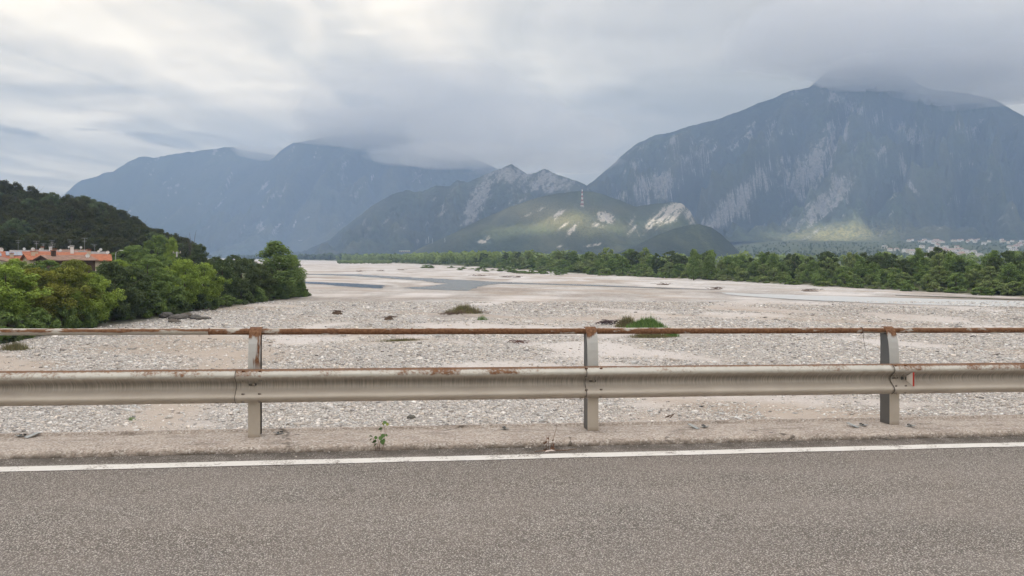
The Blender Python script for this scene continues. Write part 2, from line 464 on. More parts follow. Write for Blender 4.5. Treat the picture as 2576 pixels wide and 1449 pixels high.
def make_mountain(name, label, crest, dc, df, mat, blobs, nu=300, nt=110, amp=.16, back=1600, gully=420.0, slant=0.0, power=1.15, seed=0.0, grass=None, crest_jag=1.0, foot=0.0, strata=.30):
    crest = np.array(crest, float)
    us = np.linspace(crest[0, 0], crest[-1, 0], nu)
    vs = np.interp(us, crest[:, 0], crest[:, 1])
    k = np.array([.25, .5, .25]); vs = np.convolve(np.pad(vs, 1, 'edge'), k, 'valid')
    vs = vs + crest_jag * (3.2 * fbm(us / 46 + seed, us * 0 + seed, 5, .6))
    hc = np.maximum(EYE + (VH - vs) / FPX * dc, 1.0)
    nb = max(12, nt // 6)
    ts = np.concatenate([-np.linspace(1, 0, nb, endpoint=False), np.linspace(0, 1, nt)])
    T, U = np.meshgrid(ts, us, indexing='ij')
    wv = 1 + .10 * fbm(U / 160 + seed, T * 2 + 4, 3)           # the foot and the crest wander in depth
    D = np.where(T < 0, dc - T * back, dc + (df - dc) * np.clip(T, 0, 1) * wv)
    D = D + (dc * .035) * fbm(U / 210 + seed, T * 0 + 2.5, 3) * (1 - np.abs(T))
    H0 = np.broadcast_to(hc[None, :], T.shape)
    # keep the crest line where the eye sees it although its depth wanders
    H0 = EYE + (H0 - EYE) * np.where(T < 0, 1, 1) * (D[nb][None, :] / dc)
    S = np.where(T < 0, (1 + T) ** 1.1, (1 - np.clip(T, 0, 1)) ** power)
    X = (U - UC) / FPX * D
    sx = X + slant * S * H0
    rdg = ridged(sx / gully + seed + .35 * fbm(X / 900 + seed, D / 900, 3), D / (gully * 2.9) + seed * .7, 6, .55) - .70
    det = fbm(X / 110 + seed, D / 110, 4)
    w = np.clip(np.abs(T) * 3.2, 0, 1) * np.clip((1 - np.abs(T)) * 2.4, 0, 1)
    Z = foot + (H0 - foot) * S + w * H0.mean() * (amp * 2.2 * rdg + amp * .30 * det)
    # a spur must not rise over the crest as seen from the road
    vis = (Z - EYE) / D; lim = ((H0[nb] - EYE) / D[nb])[None, :] * .97
    Z = np.where((T > 0) & (vis > lim), EYE + lim * D, Z)
    Vv = VH - (Z - EYE) / D * FPX
    rock = ellipses(U, Vv, blobs) * np.where(T < 0, .3, 1)
    al, ac = (U - Vv) * .7071, (U + Vv) * .7071
    n_st = fbm(ac / 8 + seed, al / 44 + 2, 5, .62); n_gu = fbm(ac / 30 + seed, al / 75 - seed, 4, .55); n_sp = fbm(U / 5.5 + seed, Vv / 7.5, 3, .6)
    rock = rock * (.92 + 1.5 * n_st + .8 * n_sp) + strata * (sstep(n_gu + .55 * n_st, .10, .55) * (1 + 1.2 * n_st) + .7 * np.clip(n_sp - .28, 0, 1)) * sstep(Vv, 640, 560)
    chute = ridged(sx / (gully * .55) + seed + 3.3, D / (gully * 3.5) + seed, 3, .5)
    rock = rock + strata * 1.5 * sstep(chute, .84, .95) * sstep(fbm(U / 60 + seed * 2, Vv / 60, 3), -.05, .25) * (1 + n_sp)
    attrs = {'rock': rock.ravel(), 'ridge': np.clip(.5 + 1.3 * rdg + .5 * det, 0, 1).ravel()}  # ridge drives the relief shading painted into the forest colour
    attrs['grass'] = (ellipses(U, Vv, grass) if grass else np.zeros_like(U)).ravel()
    V = np.stack([X, D, np.maximum(Z, -3)], -1).reshape(-1, 3)
    o = np_obj(name, V, grid_faces(len(ts), nu), mat, attrs=attrs)
    tag(o, label, kind='structure')
    return o

FOREST = (.040, .055, .030); FOREST2 = (.055, .062, .036); LIME = (.27, .262, .25)
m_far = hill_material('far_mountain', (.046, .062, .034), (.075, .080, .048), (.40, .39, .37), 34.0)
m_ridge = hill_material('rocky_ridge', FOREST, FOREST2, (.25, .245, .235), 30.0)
m_massif = hill_material('limestone_massif', FOREST, FOREST2, (.31, .30, .285), 26.0, grass=(.22, .20, .085))  # pale grass tone strengthens the sun patch on the lower slope
m_mast = hill_material('near_hill', (.040, .055, .024), (.060, .066, .032), (.42, .39, .345), 11.0, grass=(.185, .165, .075))  # dry grass, lightened to brighten the sunlit slope
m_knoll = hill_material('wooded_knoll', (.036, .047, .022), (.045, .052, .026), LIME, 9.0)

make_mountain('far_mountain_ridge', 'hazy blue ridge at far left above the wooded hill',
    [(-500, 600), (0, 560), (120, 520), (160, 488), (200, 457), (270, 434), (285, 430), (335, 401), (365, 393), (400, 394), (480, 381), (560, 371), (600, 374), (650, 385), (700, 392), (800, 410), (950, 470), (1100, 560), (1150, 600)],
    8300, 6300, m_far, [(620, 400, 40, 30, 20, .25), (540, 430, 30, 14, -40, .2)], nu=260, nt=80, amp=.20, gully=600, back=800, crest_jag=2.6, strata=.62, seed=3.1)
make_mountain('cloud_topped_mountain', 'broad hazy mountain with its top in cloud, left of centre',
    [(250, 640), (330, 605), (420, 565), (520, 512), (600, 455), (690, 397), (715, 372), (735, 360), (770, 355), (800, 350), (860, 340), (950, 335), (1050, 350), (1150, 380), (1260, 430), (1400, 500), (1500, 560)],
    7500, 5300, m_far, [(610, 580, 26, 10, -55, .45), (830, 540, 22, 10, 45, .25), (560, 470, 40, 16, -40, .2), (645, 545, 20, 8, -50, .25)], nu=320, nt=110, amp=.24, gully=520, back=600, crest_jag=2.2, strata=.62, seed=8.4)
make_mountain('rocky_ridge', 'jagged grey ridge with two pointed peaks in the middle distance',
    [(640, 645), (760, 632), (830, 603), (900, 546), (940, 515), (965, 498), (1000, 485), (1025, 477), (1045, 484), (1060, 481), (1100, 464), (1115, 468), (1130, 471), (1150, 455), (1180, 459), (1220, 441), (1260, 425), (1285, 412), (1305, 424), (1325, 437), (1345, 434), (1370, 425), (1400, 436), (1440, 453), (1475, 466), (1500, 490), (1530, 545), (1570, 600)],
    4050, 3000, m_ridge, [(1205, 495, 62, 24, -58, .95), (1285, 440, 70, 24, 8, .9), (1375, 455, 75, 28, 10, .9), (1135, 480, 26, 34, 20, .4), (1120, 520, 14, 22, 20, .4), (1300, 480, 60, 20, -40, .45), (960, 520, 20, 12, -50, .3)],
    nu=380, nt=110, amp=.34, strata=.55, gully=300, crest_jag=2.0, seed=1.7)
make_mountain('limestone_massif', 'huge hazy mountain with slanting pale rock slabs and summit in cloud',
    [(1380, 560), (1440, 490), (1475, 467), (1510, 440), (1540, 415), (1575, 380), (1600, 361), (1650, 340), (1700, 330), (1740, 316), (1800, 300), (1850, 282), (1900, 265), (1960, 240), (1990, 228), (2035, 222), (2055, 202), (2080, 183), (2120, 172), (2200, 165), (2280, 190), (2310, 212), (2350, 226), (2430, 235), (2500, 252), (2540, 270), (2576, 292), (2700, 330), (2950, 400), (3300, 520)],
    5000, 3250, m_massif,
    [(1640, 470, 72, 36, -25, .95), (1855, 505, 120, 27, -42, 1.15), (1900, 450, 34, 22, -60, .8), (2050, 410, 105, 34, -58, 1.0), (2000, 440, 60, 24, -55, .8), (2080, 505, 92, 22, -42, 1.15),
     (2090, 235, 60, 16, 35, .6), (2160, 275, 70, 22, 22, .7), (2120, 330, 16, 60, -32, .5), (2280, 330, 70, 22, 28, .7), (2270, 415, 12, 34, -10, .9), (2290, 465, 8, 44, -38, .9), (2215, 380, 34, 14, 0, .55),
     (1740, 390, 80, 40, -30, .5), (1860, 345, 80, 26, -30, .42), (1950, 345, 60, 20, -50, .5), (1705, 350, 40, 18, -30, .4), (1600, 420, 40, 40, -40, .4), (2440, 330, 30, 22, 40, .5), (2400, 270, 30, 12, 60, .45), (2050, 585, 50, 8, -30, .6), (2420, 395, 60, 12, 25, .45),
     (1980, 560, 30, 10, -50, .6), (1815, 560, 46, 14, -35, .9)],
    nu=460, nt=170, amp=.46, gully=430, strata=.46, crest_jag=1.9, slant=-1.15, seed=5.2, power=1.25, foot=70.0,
    grass=[(2130, 590, 150, 26, -3, 1.0)])  # painted sunlight: pale tone where the cloud gap lights the slope
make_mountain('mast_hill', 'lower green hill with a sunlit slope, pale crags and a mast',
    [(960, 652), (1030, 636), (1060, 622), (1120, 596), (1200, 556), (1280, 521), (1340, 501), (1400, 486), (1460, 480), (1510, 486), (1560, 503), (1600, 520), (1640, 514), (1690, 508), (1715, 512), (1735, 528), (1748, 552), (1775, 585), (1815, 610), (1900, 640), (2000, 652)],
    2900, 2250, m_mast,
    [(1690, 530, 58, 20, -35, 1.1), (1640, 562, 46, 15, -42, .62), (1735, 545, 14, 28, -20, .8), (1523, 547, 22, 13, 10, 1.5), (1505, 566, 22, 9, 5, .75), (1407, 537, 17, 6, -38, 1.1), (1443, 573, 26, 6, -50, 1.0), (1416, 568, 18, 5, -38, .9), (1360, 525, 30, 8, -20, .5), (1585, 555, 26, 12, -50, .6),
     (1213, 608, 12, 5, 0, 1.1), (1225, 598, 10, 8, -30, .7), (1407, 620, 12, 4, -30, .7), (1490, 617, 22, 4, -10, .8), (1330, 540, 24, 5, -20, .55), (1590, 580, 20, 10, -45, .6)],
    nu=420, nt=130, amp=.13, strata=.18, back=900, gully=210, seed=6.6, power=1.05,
    grass=[(1400, 545, 120, 36, 12, 1.0), (1480, 530, 90, 16, 0, .6)])  # thin grass on the slope, also painted brightness for the sun patch
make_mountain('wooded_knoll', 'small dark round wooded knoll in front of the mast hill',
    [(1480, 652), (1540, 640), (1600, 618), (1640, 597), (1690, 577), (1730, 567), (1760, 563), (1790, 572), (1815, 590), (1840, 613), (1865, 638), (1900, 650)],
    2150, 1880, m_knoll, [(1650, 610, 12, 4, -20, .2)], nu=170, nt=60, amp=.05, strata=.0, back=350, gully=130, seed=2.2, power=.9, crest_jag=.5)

# ------------------------------------------------------------------ the air
def volume_box(name, label, lo, hi, mat):
    lo = Vector(lo); hi = Vector(hi); c = (lo + hi) / 2; s = hi - lo
    b = MB().box(c, s)
    o = b.build(name, mat)
    tag(o, label, kind='stuff')
    return o
t = NT('haze')
t.vol(t.n('VolumePrincipled', Color=(.455, .645, 1.0), Density=1.4e-4, Anisotropy=.1))
volume_box('haze', 'pale blue haze filling the valley', (-9000, -1500, -8), (9000, 9300, 1330), t.m)

def cloud_lump(u, v, d, w, h, dp, dens, k):
    bm = bmesh.new(); bmesh.ops.create_icosphere(bm, subdivisions=5, radius=1.0)
    co = np.array([q.co[:] for q in bm.verts]); bm.to_mesh(me := bpy.data.meshes.new('cloud_bank')); bm.free()
    f = 1 + .42 * fbm(co[:, 0] * 1.6 + k * 3.7, co[:, 2] * 1.6 + co[:, 1] * 1.1, 4, .55)
    co = co * f[:, None] * np.array([w / FPX * d, dp, h / FPX * d]) + np.array(P(u, v, d))
    me.vertices.foreach_set('co', co.astype(np.float32).ravel()); me.update()
    me.polygons.foreach_set('use_smooth', [True] * len(me.polygons))
    t = NT('cloud_bank'); t.vol(t.n('VolumePrincipled', Color=(.985, .99, 1.0), Density=dens, Anisotropy=.0))
    me.materials.append(t.m)
    o = link(bpy.data.objects.new('cloud_bank', me))
    tag(o, 'soft grey cloud hanging round the summits', kind='stuff')
for k, a in enumerate([(2230, 95, 4500, 430, 105, 600, .0015), (2330, 180, 4350, 260, 48, 330, .0024), (2600, 190, 4400, 330, 76, 450, .0016), (2160, 172, 4400, 110, 20, 200, .0026), (2430, 235, 4300, 130, 22, 220, .0016), (1850, 60, 5200, 520, 120, 800, .0003),
                       (1080, 275, 6600, 360, 112, 800, .0007), (1000, 322, 6600, 250, 56, 600, .0010), (1300, 345, 5200, 270, 82, 500, .0009), (900, 346, 6800, 170, 24, 350, .0020), (1150, 392, 5100, 230, 30, 350, .0016), (1420, 410, 4900, 150, 24, 300, .0010), (670, 386, 7800, 80, 16, 300, .0022), (620, 376, 7800, 36, 9, 200, .0018)]):
    cloud_lump(*a, k)
# ------------------------------------------------------------------ the bridge: road, kerb, guard rail
TH, SLOPE = R(8.1), -0.0115
BO = Vector((0.793, 7.71, 6.293))              # foot of the middle post, on the kerb
EX = Vector((math.cos(TH), math.sin(TH), SLOPE)); EY = Vector((-math.sin(TH), math.cos(TH), 0))
def B(x, y, z): return BO + EX * x + EY * y + Vector((0, 0, z))
BROT = (0, -math.atan(SLOPE), TH)
ROADZ = -0.062

def bx_of(u, y=0.0):                            # bridge coordinate x of the image column u on the line y
    k = (u - UC) / FPX
    return (k * (BO.y + EY.y * y) - BO.x - EY.x * y) / (EX.x - k * EX.y)

# materials
t = NT('asphalt'); p = t.obj()
v = t.voro(p, 92); v2 = t.voro(p, 150); v3 = t.voro(p, 60)
c1 = t.n('SeparateColor', Color=v.outputs['Color']); c3 = t.n('SeparateColor', Color=v3.outputs['Color'])
agg = t.ramp(c1.outputs[0], [(0, (0.201, 0.180, 0.160)), (.25, (0.327, 0.298, 0.268)), (.55, (0.492, 0.457, 0.414)), (.80, (0.652, 0.612, 0.562)), (1, (0.801, 0.769, 0.713))])
agg2 = t.ramp(c3.outputs[1], [(0, (0.309, 0.280, 0.252)), (.6, (0.469, 0.435, 0.393)), (1, (0.664, 0.624, 0.573))])
agg = t.mix(t.mapr(t.noise(p, 40, 3), .42, .58), agg, agg2)
pit = t.mapr(v.outputs['Distance'], .28, .50)
agg = t.mix(t.math('MULTIPLY', pit, .8), agg, (.035, .03, .027))
patch = t.noise(p, .55, 5, .6)
agg = t.mix(t.mapr(patch, .35, .68, 0, .5), agg, t.mix(.5, agg, (.30, .25, .215)))
patch2 = t.noise(t.map(p, (.35, 1.6, 1)), 1.1, 4, .6)
agg = t.mix(t.mapr(patch2, .4, .75, 0, .35), agg, (.31, .28, .258), 'MIX')
sepp = t.n('SeparateXYZ', Vector=p)
wt_ = t.n('TexWave', {'wave_type': 'BANDS', 'bands_direction': 'Y'}, Vector=p, Scale=.17, Distortion=.6, Detail=2)
agg = t.mix(t.math('MULTIPLY', t.mapr(wt_.outputs['Fac'], .5, 1), .22), agg, t.mix(.5, agg, (.14, .125, .115)))
oil = t.mapr(t.noise(t.map(p, (.8, 1.5, 1), (4.4, 2.2, 0)), 1.7, 4, .6), .66, .74)
agg = t.mix(t.math('MULTIPLY', oil, .35), agg, (.10, .088, .08))
gut = t.math('MULTIPLY', t.mapr(sepp.outputs[1], -.66, -.42, 0, 1, True), t.mapr(t.noise(p, 6, 5), .25, .6))
agg = t.mix(t.math('MULTIPLY', gut, .8), agg, t.mix(t.noise(p, 60, 3), (.05, .042, .036), (.13, .115, .10)))
h = t.math('ADD', t.math('MULTIPLY', v.outputs['Distance'], -1.0), t.math('MULTIPLY', v2.outputs['Distance'], -.5))
m_asphalt = t.bsdf(agg, .88, t.bump(h, .8, .010), spec=.3)

t = NT('line_paint'); p = t.obj()
v = t.voro(p, 95)
worn = t.math('ADD', t.math('MULTIPLY', t.noise(p, 55, 4, .7), .6), t.math('MULTIPLY', t.noise(p, 4, 4, .6), .5))
col = t.mix(t.noise(p, 7, 5), (.60, .58, .545), (.74, .73, .705))
col = t.mix(t.mapr(worn, .60, .68), col, (.24, .21, .19))
col = t.mix(t.math('MULTIPLY', t.mapr(t.noise(p, 1.3, 2), .66, .74), .5), col, (.55, .42, .18))
m_line = t.bsdf(col, .75, t.bump(t.math('MULTIPLY', v.outputs['Distance'], -1.0), .45, .006), spec=.3)

t = NT('kerb_concrete'); p = t.obj(); sepp = t.n('SeparateXYZ', Vector=p)
v = t.voro(p, 75); vc = t.n('SeparateColor', Color=v.outputs['Color'])
col = t.ramp(t.noise(p, 2.2, 6, .65), [(.3, (0.310, 0.251, 0.209)), (.5, (0.425, 0.359, 0.307)), (.7, (0.517, 0.448, 0.392))])
agg = t.ramp(vc.outputs[0], [(0, (0.134, 0.116, 0.105)), (.4, (0.314, 0.280, 0.246)), (.75, (0.515, 0.477, 0.443)), (1, (0.694, 0.670, 0.640))])
col = t.mix(t.mapr(t.noise(p, 13, 4), .35, .65, .25, .72), col, agg)
dirt = t.math('MULTIPLY', t.mapr(sepp.outputs[2], -.012, -.055, 0, 1), t.mapr(t.noise(p, 9, 4), .3, .6))
col = t.mix(t.math('MULTIPLY', dirt, .85), col, (.055, .045, .036))
stain = t.math('MULTIPLY', t.mapr(t.noise(t.map(p, (.8, 3, 1)), 2.0, 5, .65), .52, .68), .55)
col = t.mix(stain, col, (.13, .105, .085))
cr = t.voro(t.map(p, (.55, .8, .5), (.37, .2, 0)), 1.0, 'DISTANCE_TO_EDGE')
crack = t.mapr(t.math('ADD', cr.outputs['Distance'], t.math('MULTIPLY', t.math('SUBTRACT', t.noise(p, 14, 4), .5), .05)), .0, .006, 1, 0)
crack = t.math('MULTIPLY', crack, t.mapr(t.noise(p, .8, 2), .5, .55))
col = t.mix(t.math('MULTIPLY', crack, .7), col, (.06, .05, .04))
m_kerb = t.bsdf(col, .9, t.bump(t.math('ADD', t.math('MULTIPLY', v.outputs['Distance'], -1.0), t.math('MULTIPLY', t.noise(p, 25, 5), .8)), .7, .009), spec=.25)

def metal_mat(name, kind):
    """weathered galvanised steel: kind 'beam', 'post' or 'tube' sets where rust and flaking zinc sit"""
    t = NT(name); p = t.obj(); s = t.n('SeparateXYZ', Vector=p)
    rnd = t.n('ObjectInfo').outputs['Random']
    q = t.n('VectorMath', {'operation': 'ADD'}, _0=p); t.set(q, 1, t.n('CombineXYZ', X=t.math('MULTIPLY', rnd, 31.0)).outputs[0]); q = q.outputs[0]
    n_big = t.noise(q, 2.6, 5, .6); n_f = t.noise(q, 38, 5, .65); n_m = t.noise(q, 12, 5, .6)
    zinc = t.mix(t.mapr(n_big, .3, .7), (0.372, 0.330, 0.282), (0.456, 0.414, 0.360))
    zinc = t.mix(t.mapr(n_f, .35, .7, 0, .35), zinc, (.44, .41, .365))
    rust = t.ramp(n_f, [(.25, (.075, .034, .019)), (.45, (.140, .068, .036)), (.62, (.205, .108, .058)), (.8, (.28, .165, .095))])
    pale = t.mix(n_m, (.42, .42, .39), (.60, .585, .54))
    if kind == 'beam':
        zz = s.outputs[2]; xx = s.outputs[0]
        streak = t.noise(t.map(q, (55, 1, 2.2)), 1.0, 3, .6, .4)
        streak2 = t.noise(t.map(q, (16, 1, 1.0)), 1.0, 4, .6)
        grime = t.math('MULTIPLY', t.mapr(zz, .095, .03, 0, 1, True), t.mapr(zz, -.06, .01, 0, 1, True))
        col = t.mix(t.math('MULTIPLY', grime, t.mapr(streak, .38, .62, .30, .85)), zinc, (.17, .158, .142))
        col = t.mix(t.math('MULTIPLY', t.mapr(zz, .02, .085, 0, 1), t.mapr(streak2, .5, .6, 0, .5)), col, (.44, .42, .37))
        edge = t.math('ADD', zz, t.math('MULTIPLY', t.math('SUBTRACT', n_m, .5), .055))
        white = t.mapr(edge, .078, .090, 0, 1)
        col = t.mix(t.math('MULTIPLY', white, .92), col, pale)
        flake = t.math('ADD', t.math('MULTIPLY', n_big, .8), t.math('MULTIPLY', n_f, .45))
        spot = t.math('MULTIPLY', t.mapr(edge, .082, .10, 0, 1), t.mapr(t.math('ADD', flake, t.mapr(rnd, 0, 1, -.05, .06)), .625, .76))
        col = t.mix(spot, col, rust)
        lip = t.mapr(t.math('SUBTRACT', t.math('ADD', zz, t.math('MULTIPLY', t.math('SUBTRACT', n_f, .5), .02)), t.mapr(rnd, 0, 1, .012, 0)), .127, .136)
        col = t.mix(t.math('MULTIPLY', lip, .9), col, rust)
        bot = t.math('MULTIPLY', t.mapr(zz, -.125, -.15), t.mapr(n_m, .45, .62))
        col = t.mix(t.math('MULTIPLY', bot, .5), col, (.20, .15, .10))
        rustf = t.math('MAXIMUM', spot, lip)
    elif kind == 'post':
        zz = s.outputs[2]
        top = t.mapr(t.math('ADD', zz, t.math('MULTIPLY', t.math('SUBTRACT', t.noise(t.map(q, (1, 1, .35)), 16, 5), .5), .22)), .915, .945)
        side = t.math('MULTIPLY', t.mapr(zz, .6, .7), t.mapr(t.math('ADD', t.noise(t.map(q, (14, 2, 2.2)), 1.0, 4), t.mapr(rnd, 0, 1, -.2, .06)), .57, .63))
        col = t.mix(t.math('MULTIPLY', t.mapr(zz, .6, .66), .8), zinc, t.mix(n_m, (.38, .40, .41), (.52, .53, .53)))
        rustf = t.math('MAXIMUM', top, side)
        col = t.mix(rustf, col, rust)
        base = t.math('MULTIPLY', t.mapr(zz, .05, .0), .55)
        col = t.mix(base, col, (.22, .17, .12))
    else:
        zz = s.outputs[2]
        x0 = s.outputs[0]
        under = t.math('ADD', t.math('MULTIPLY', zz, 11.0), t.math('MULTIPLY', t.math('SUBTRACT', t.noise(t.map(q, (3, 8, 8)), 1.0, 5), .5), .7))
        full = t.attr('rusty')
        rustf = t.mapr(t.math('ADD', under, full), .02, .10)
        col = t.mix(rustf, t.mix(n_m, (.34, .31, .27), (.46, .43, .39)), rust)
        sc = t.math('MULTIPLY', t.mapr(t.noise(t.map(q, (5, 14, 14)), 1.0, 4), .60, .66), .75)
        col = t.mix(sc, col, pale)
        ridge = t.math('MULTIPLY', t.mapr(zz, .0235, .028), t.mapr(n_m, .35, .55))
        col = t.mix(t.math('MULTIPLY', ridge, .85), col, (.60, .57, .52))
    rough = t.mapr(rustf, 0, 1, .55, .92)
    hgt = t.math('ADD', t.math('MULTIPLY', n_f, .5), t.math('MULTIPLY', t.math('MULTIPLY', n_m, rustf), 1.0))
    return t.bsdf(col, rough, t.bump(hgt, .35, .004), metal=t.mapr(rustf, 0, .5, .30, 0), spec=.4)
m_beam = metal_mat('galvanised_beam', 'beam'); m_post = metal_mat('galvanised_post', 'post'); m_tube = metal_mat('rusty_tube', 'tube')
m_bolt_rust = flat('rusty_bolt', (.15, .065, .032), .85, .1, .4, 60); m_bolt = flat('zinc_bolt', (.20, .175, .15), .55, .4, .25, 60)
m_slot = flat('slot_shadow_steel', (.06, .055, .05), .7); m_white_plate = flat('reflector_white', (.66, .60, .54), .35); m_red_plate = flat('reflector_red', (.42, .035, .022), .3)
m_zinc = flat('zinc_plate', (.33, .35, .35), .5, .4, .2, 30); m_dark_steel = flat('dark_steel', (.07, .075, .075), .5, .3, .3, 30); m_wire = flat('wire_steel', (.07, .055, .045), .7, .2)

# road sheet and paint
def strip_grid(xs, ys, zf, name, mat, parent=None):
    X, Y = np.meshgrid(xs, ys, indexing='ij'); Z = zf(X, Y)
    return X, Y, Z, np_obj(name, np.stack([X, Y, Z], -1).reshape(-1, 3), grid_faces(len(xs), len(ys))[:, ::-1], mat, parent)
def place(o, x=0, y=0, z=0):
    o.location = B(x, y, z); o.rotation_euler = BROT; return o

def road_z(X, Y): return ROADZ - .012 * np.clip(-.35 - Y, 0, 9) + .004 * fbm(X / 1.5, Y / 1.5, 3) + .006 * sstep(Y, -.5, -.36)
_, _, _, road = strip_grid(np.linspace(-70, 70, 141), np.concatenate([np.linspace(-9.5, -1, 20), np.linspace(-.95, -.30, 14)]), road_z, 'road', m_asphalt)
place(road); tag(road, 'coarse grey brown asphalt road on the bridge', kind='structure')
xs = np.linspace(-60, 60, 1200)
def line_edge(y0, k): return y0 + .004 * fbm(xs / .5 + k, xs * 0 + k, 4)
la, lb = line_edge(-.735, 1.0), line_edge(-.590, 6.0)
LV = []
for j in range(4):
    yy = la + (lb - la) * j / 3
    LV.append(np.stack([xs, yy, road_z(xs, yy) + .0045], -1))
LV = np.concatenate(LV)
line = np_obj('edge_line', LV, grid_faces(4, len(xs))[:, ::-1], m_line, road)
line['label'] = 'worn white painted edge line along the kerb'

# kerb: cross-section swept along the bridge, front arris chipped
def make_kerb():
    xs = np.concatenate([np.linspace(-60, -9, 60)[:-1], np.linspace(-9, 9, 1000), np.linspace(9, 60, 60)[1:]])
    prof = [(-.352, -.12), (-.352, -.060), (-.350, -.042), (-.345, -.022), (-.333, -.010), (-.315, -.003), (-.27, 0), (-.18, .003), (-.06, .006), (.05, .006), (.16, .004), (.23, .006), (.245, .026), (.285, .028), (.292, .018), (.295, -.45), (.29, -.8)]
    pr = np.array(prof)
    X = np.repeat(xs[:, None], len(pr), 1); Y = np.repeat(pr[None, :, 0], len(xs), 0); Z = np.repeat(pr[None, :, 1], len(xs), 0)
    k = np.zeros(len(pr)); k[1:6] = 1; kk = np.array([.4 if i < 6 else .25 for i in range(len(pr))])
    wob = fbm(X / .55, Y * 3 + 2, 4)
    chip = np.clip(fbm(X / .16 + 5, X * 0 + Y, 4) * 1.5 - .42, 0, 1) * sstep(fbm(X / 1.4 + 1, X * 0, 2), .0, .3)
    Y = Y + k[None, :] * (.010 * wob + .035 * chip)
    Z = Z + (k[None, :] * (-.022 * chip) + .003 * wob * (Z > -.3)) + .004 * fbm(X / .09, Y / .09, 3) * (Z > -.03)
    o = np_obj('kerb', np.stack([X, Y, Z], -1).reshape(-1, 3), grid_faces(len(xs), len(pr))[:, ::-1], m_kerb)
    place(o); tag(o, 'low weathered concrete kerb along the bridge edge', kind='structure')
make_kerb()
dk = MB().box((0, -4.7, -.55), (120, 9.6, .7)).build('bridge_deck', m_kerb)
place(dk); tag(dk, 'concrete deck slab of the bridge', kind='structure')

# ---- guard rail: one thing
gr = empty('guard_rail', B(0, 0, 0)); gr.rotation_euler = (0, 0, 0)
tag(gr, 'rusty galvanised steel guard rail with round handrail along the bridge', 'guard rail')
PSP = 3.2
def under(o, loc, rot):                          # parts carry world-oriented transforms under the guard rail's root
    o.parent = gr; o.location = loc - BO; o.rotation_euler = rot; return o

def post_mesh():
    m = MB()
    W, TK = .108, .006
    front = [(0, 0), (0, .30), (0, .62), (.003, .72), (.010, .80), (.022, .87), (.040, .93), (.062, .975), (.090, 1.005), (.122, 1.018), (.150, 1.012), (.166, .995)]
    back = [(.165, 0), (.165, .30), (.165, .62), (.160, .72), (.158, .80), (.160, .87), (.165, .92), (.172, .955)]
    def strip(prof, w0, w1, tk):
        vs = []
        for i, (y, z) in enumerate(prof):
            a = prof[max(i - 1, 0)]; b = prof[min(i + 1, len(prof) - 1)]
            n = Vector((b[1] - a[1], -(b[0] - a[0]))).normalized()
            vs += [(w0, y, z), (w1, y, z), (w1, y + n.x * tk, z + n.y * tk), (w0, y + n.x * tk, z + n.y * tk)]
        fs = []
        for i in range(len(prof) - 1):
            for k in range(4):
                a = i * 4 + k; b = i * 4 + (k + 1) % 4
                fs.append((a, b, b + 4, a + 4))
        fs += [(3, 2, 1, 0), tuple(len(vs) - 4 + k for k in range(4))]
        m.add(vs, fs)
    strip(front, -W / 2, W / 2, TK)
    n_front = len(m.f)
    strip(back, -W / 2, W / 2 - .01, -TK)
    # the web on the left side
    fi = lambda z: np.interp(z, [p[1] for p in front[:10]], [p[0] for p in front[:10]])
    bi = lambda z: np.interp(z, [p[1] for p in back], [p[0] for p in back])
    zs = [0, .3, .62, .72, .8, .87, .92, .955]
    vs = []
    for z in zs:
        for x in (-W / 2 + .0015, -W / 2 + .0075):
            vs += [(x, fi(z) + .003, z), (x, bi(z) - .003, z)]
    fs = []
    for i in range(len(zs) - 1):
        a = i * 4
        fs += [(a, a + 1, a + 5, a + 4), (a + 2, a + 6, a + 7, a + 3)]
    m.add(vs, fs)
    m.n_front = n_front
    return m
pm = post_mesh()
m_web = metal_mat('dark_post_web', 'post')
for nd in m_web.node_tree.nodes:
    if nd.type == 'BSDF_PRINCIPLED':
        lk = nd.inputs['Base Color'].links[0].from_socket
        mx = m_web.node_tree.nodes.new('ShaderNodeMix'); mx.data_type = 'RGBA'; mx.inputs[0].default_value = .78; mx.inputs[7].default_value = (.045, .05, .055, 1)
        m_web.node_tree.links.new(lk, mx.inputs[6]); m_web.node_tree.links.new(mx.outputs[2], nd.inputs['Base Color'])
post0 = None
for i in range(-3, 5):
    if post0 is None:
        o = post0 = pm.build('post', m_post)
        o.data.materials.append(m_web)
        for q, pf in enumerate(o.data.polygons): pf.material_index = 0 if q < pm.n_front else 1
    else:
        o = bpy.data.objects.new('post', post0.data); link(o)
    under(o, B(i * PSP, 0, -.004), (0, 0, TH + R((.6, -.9, .4, 0, .8, -.5, .3, 0)[i + 3])))
    posts_label = {-1: 'post with rust down its left edge', 0: 'post with only its bent top rusted', 1: 'post beside the red and white reflector'}.get(i)
    if posts_label: o['label'] = posts_label

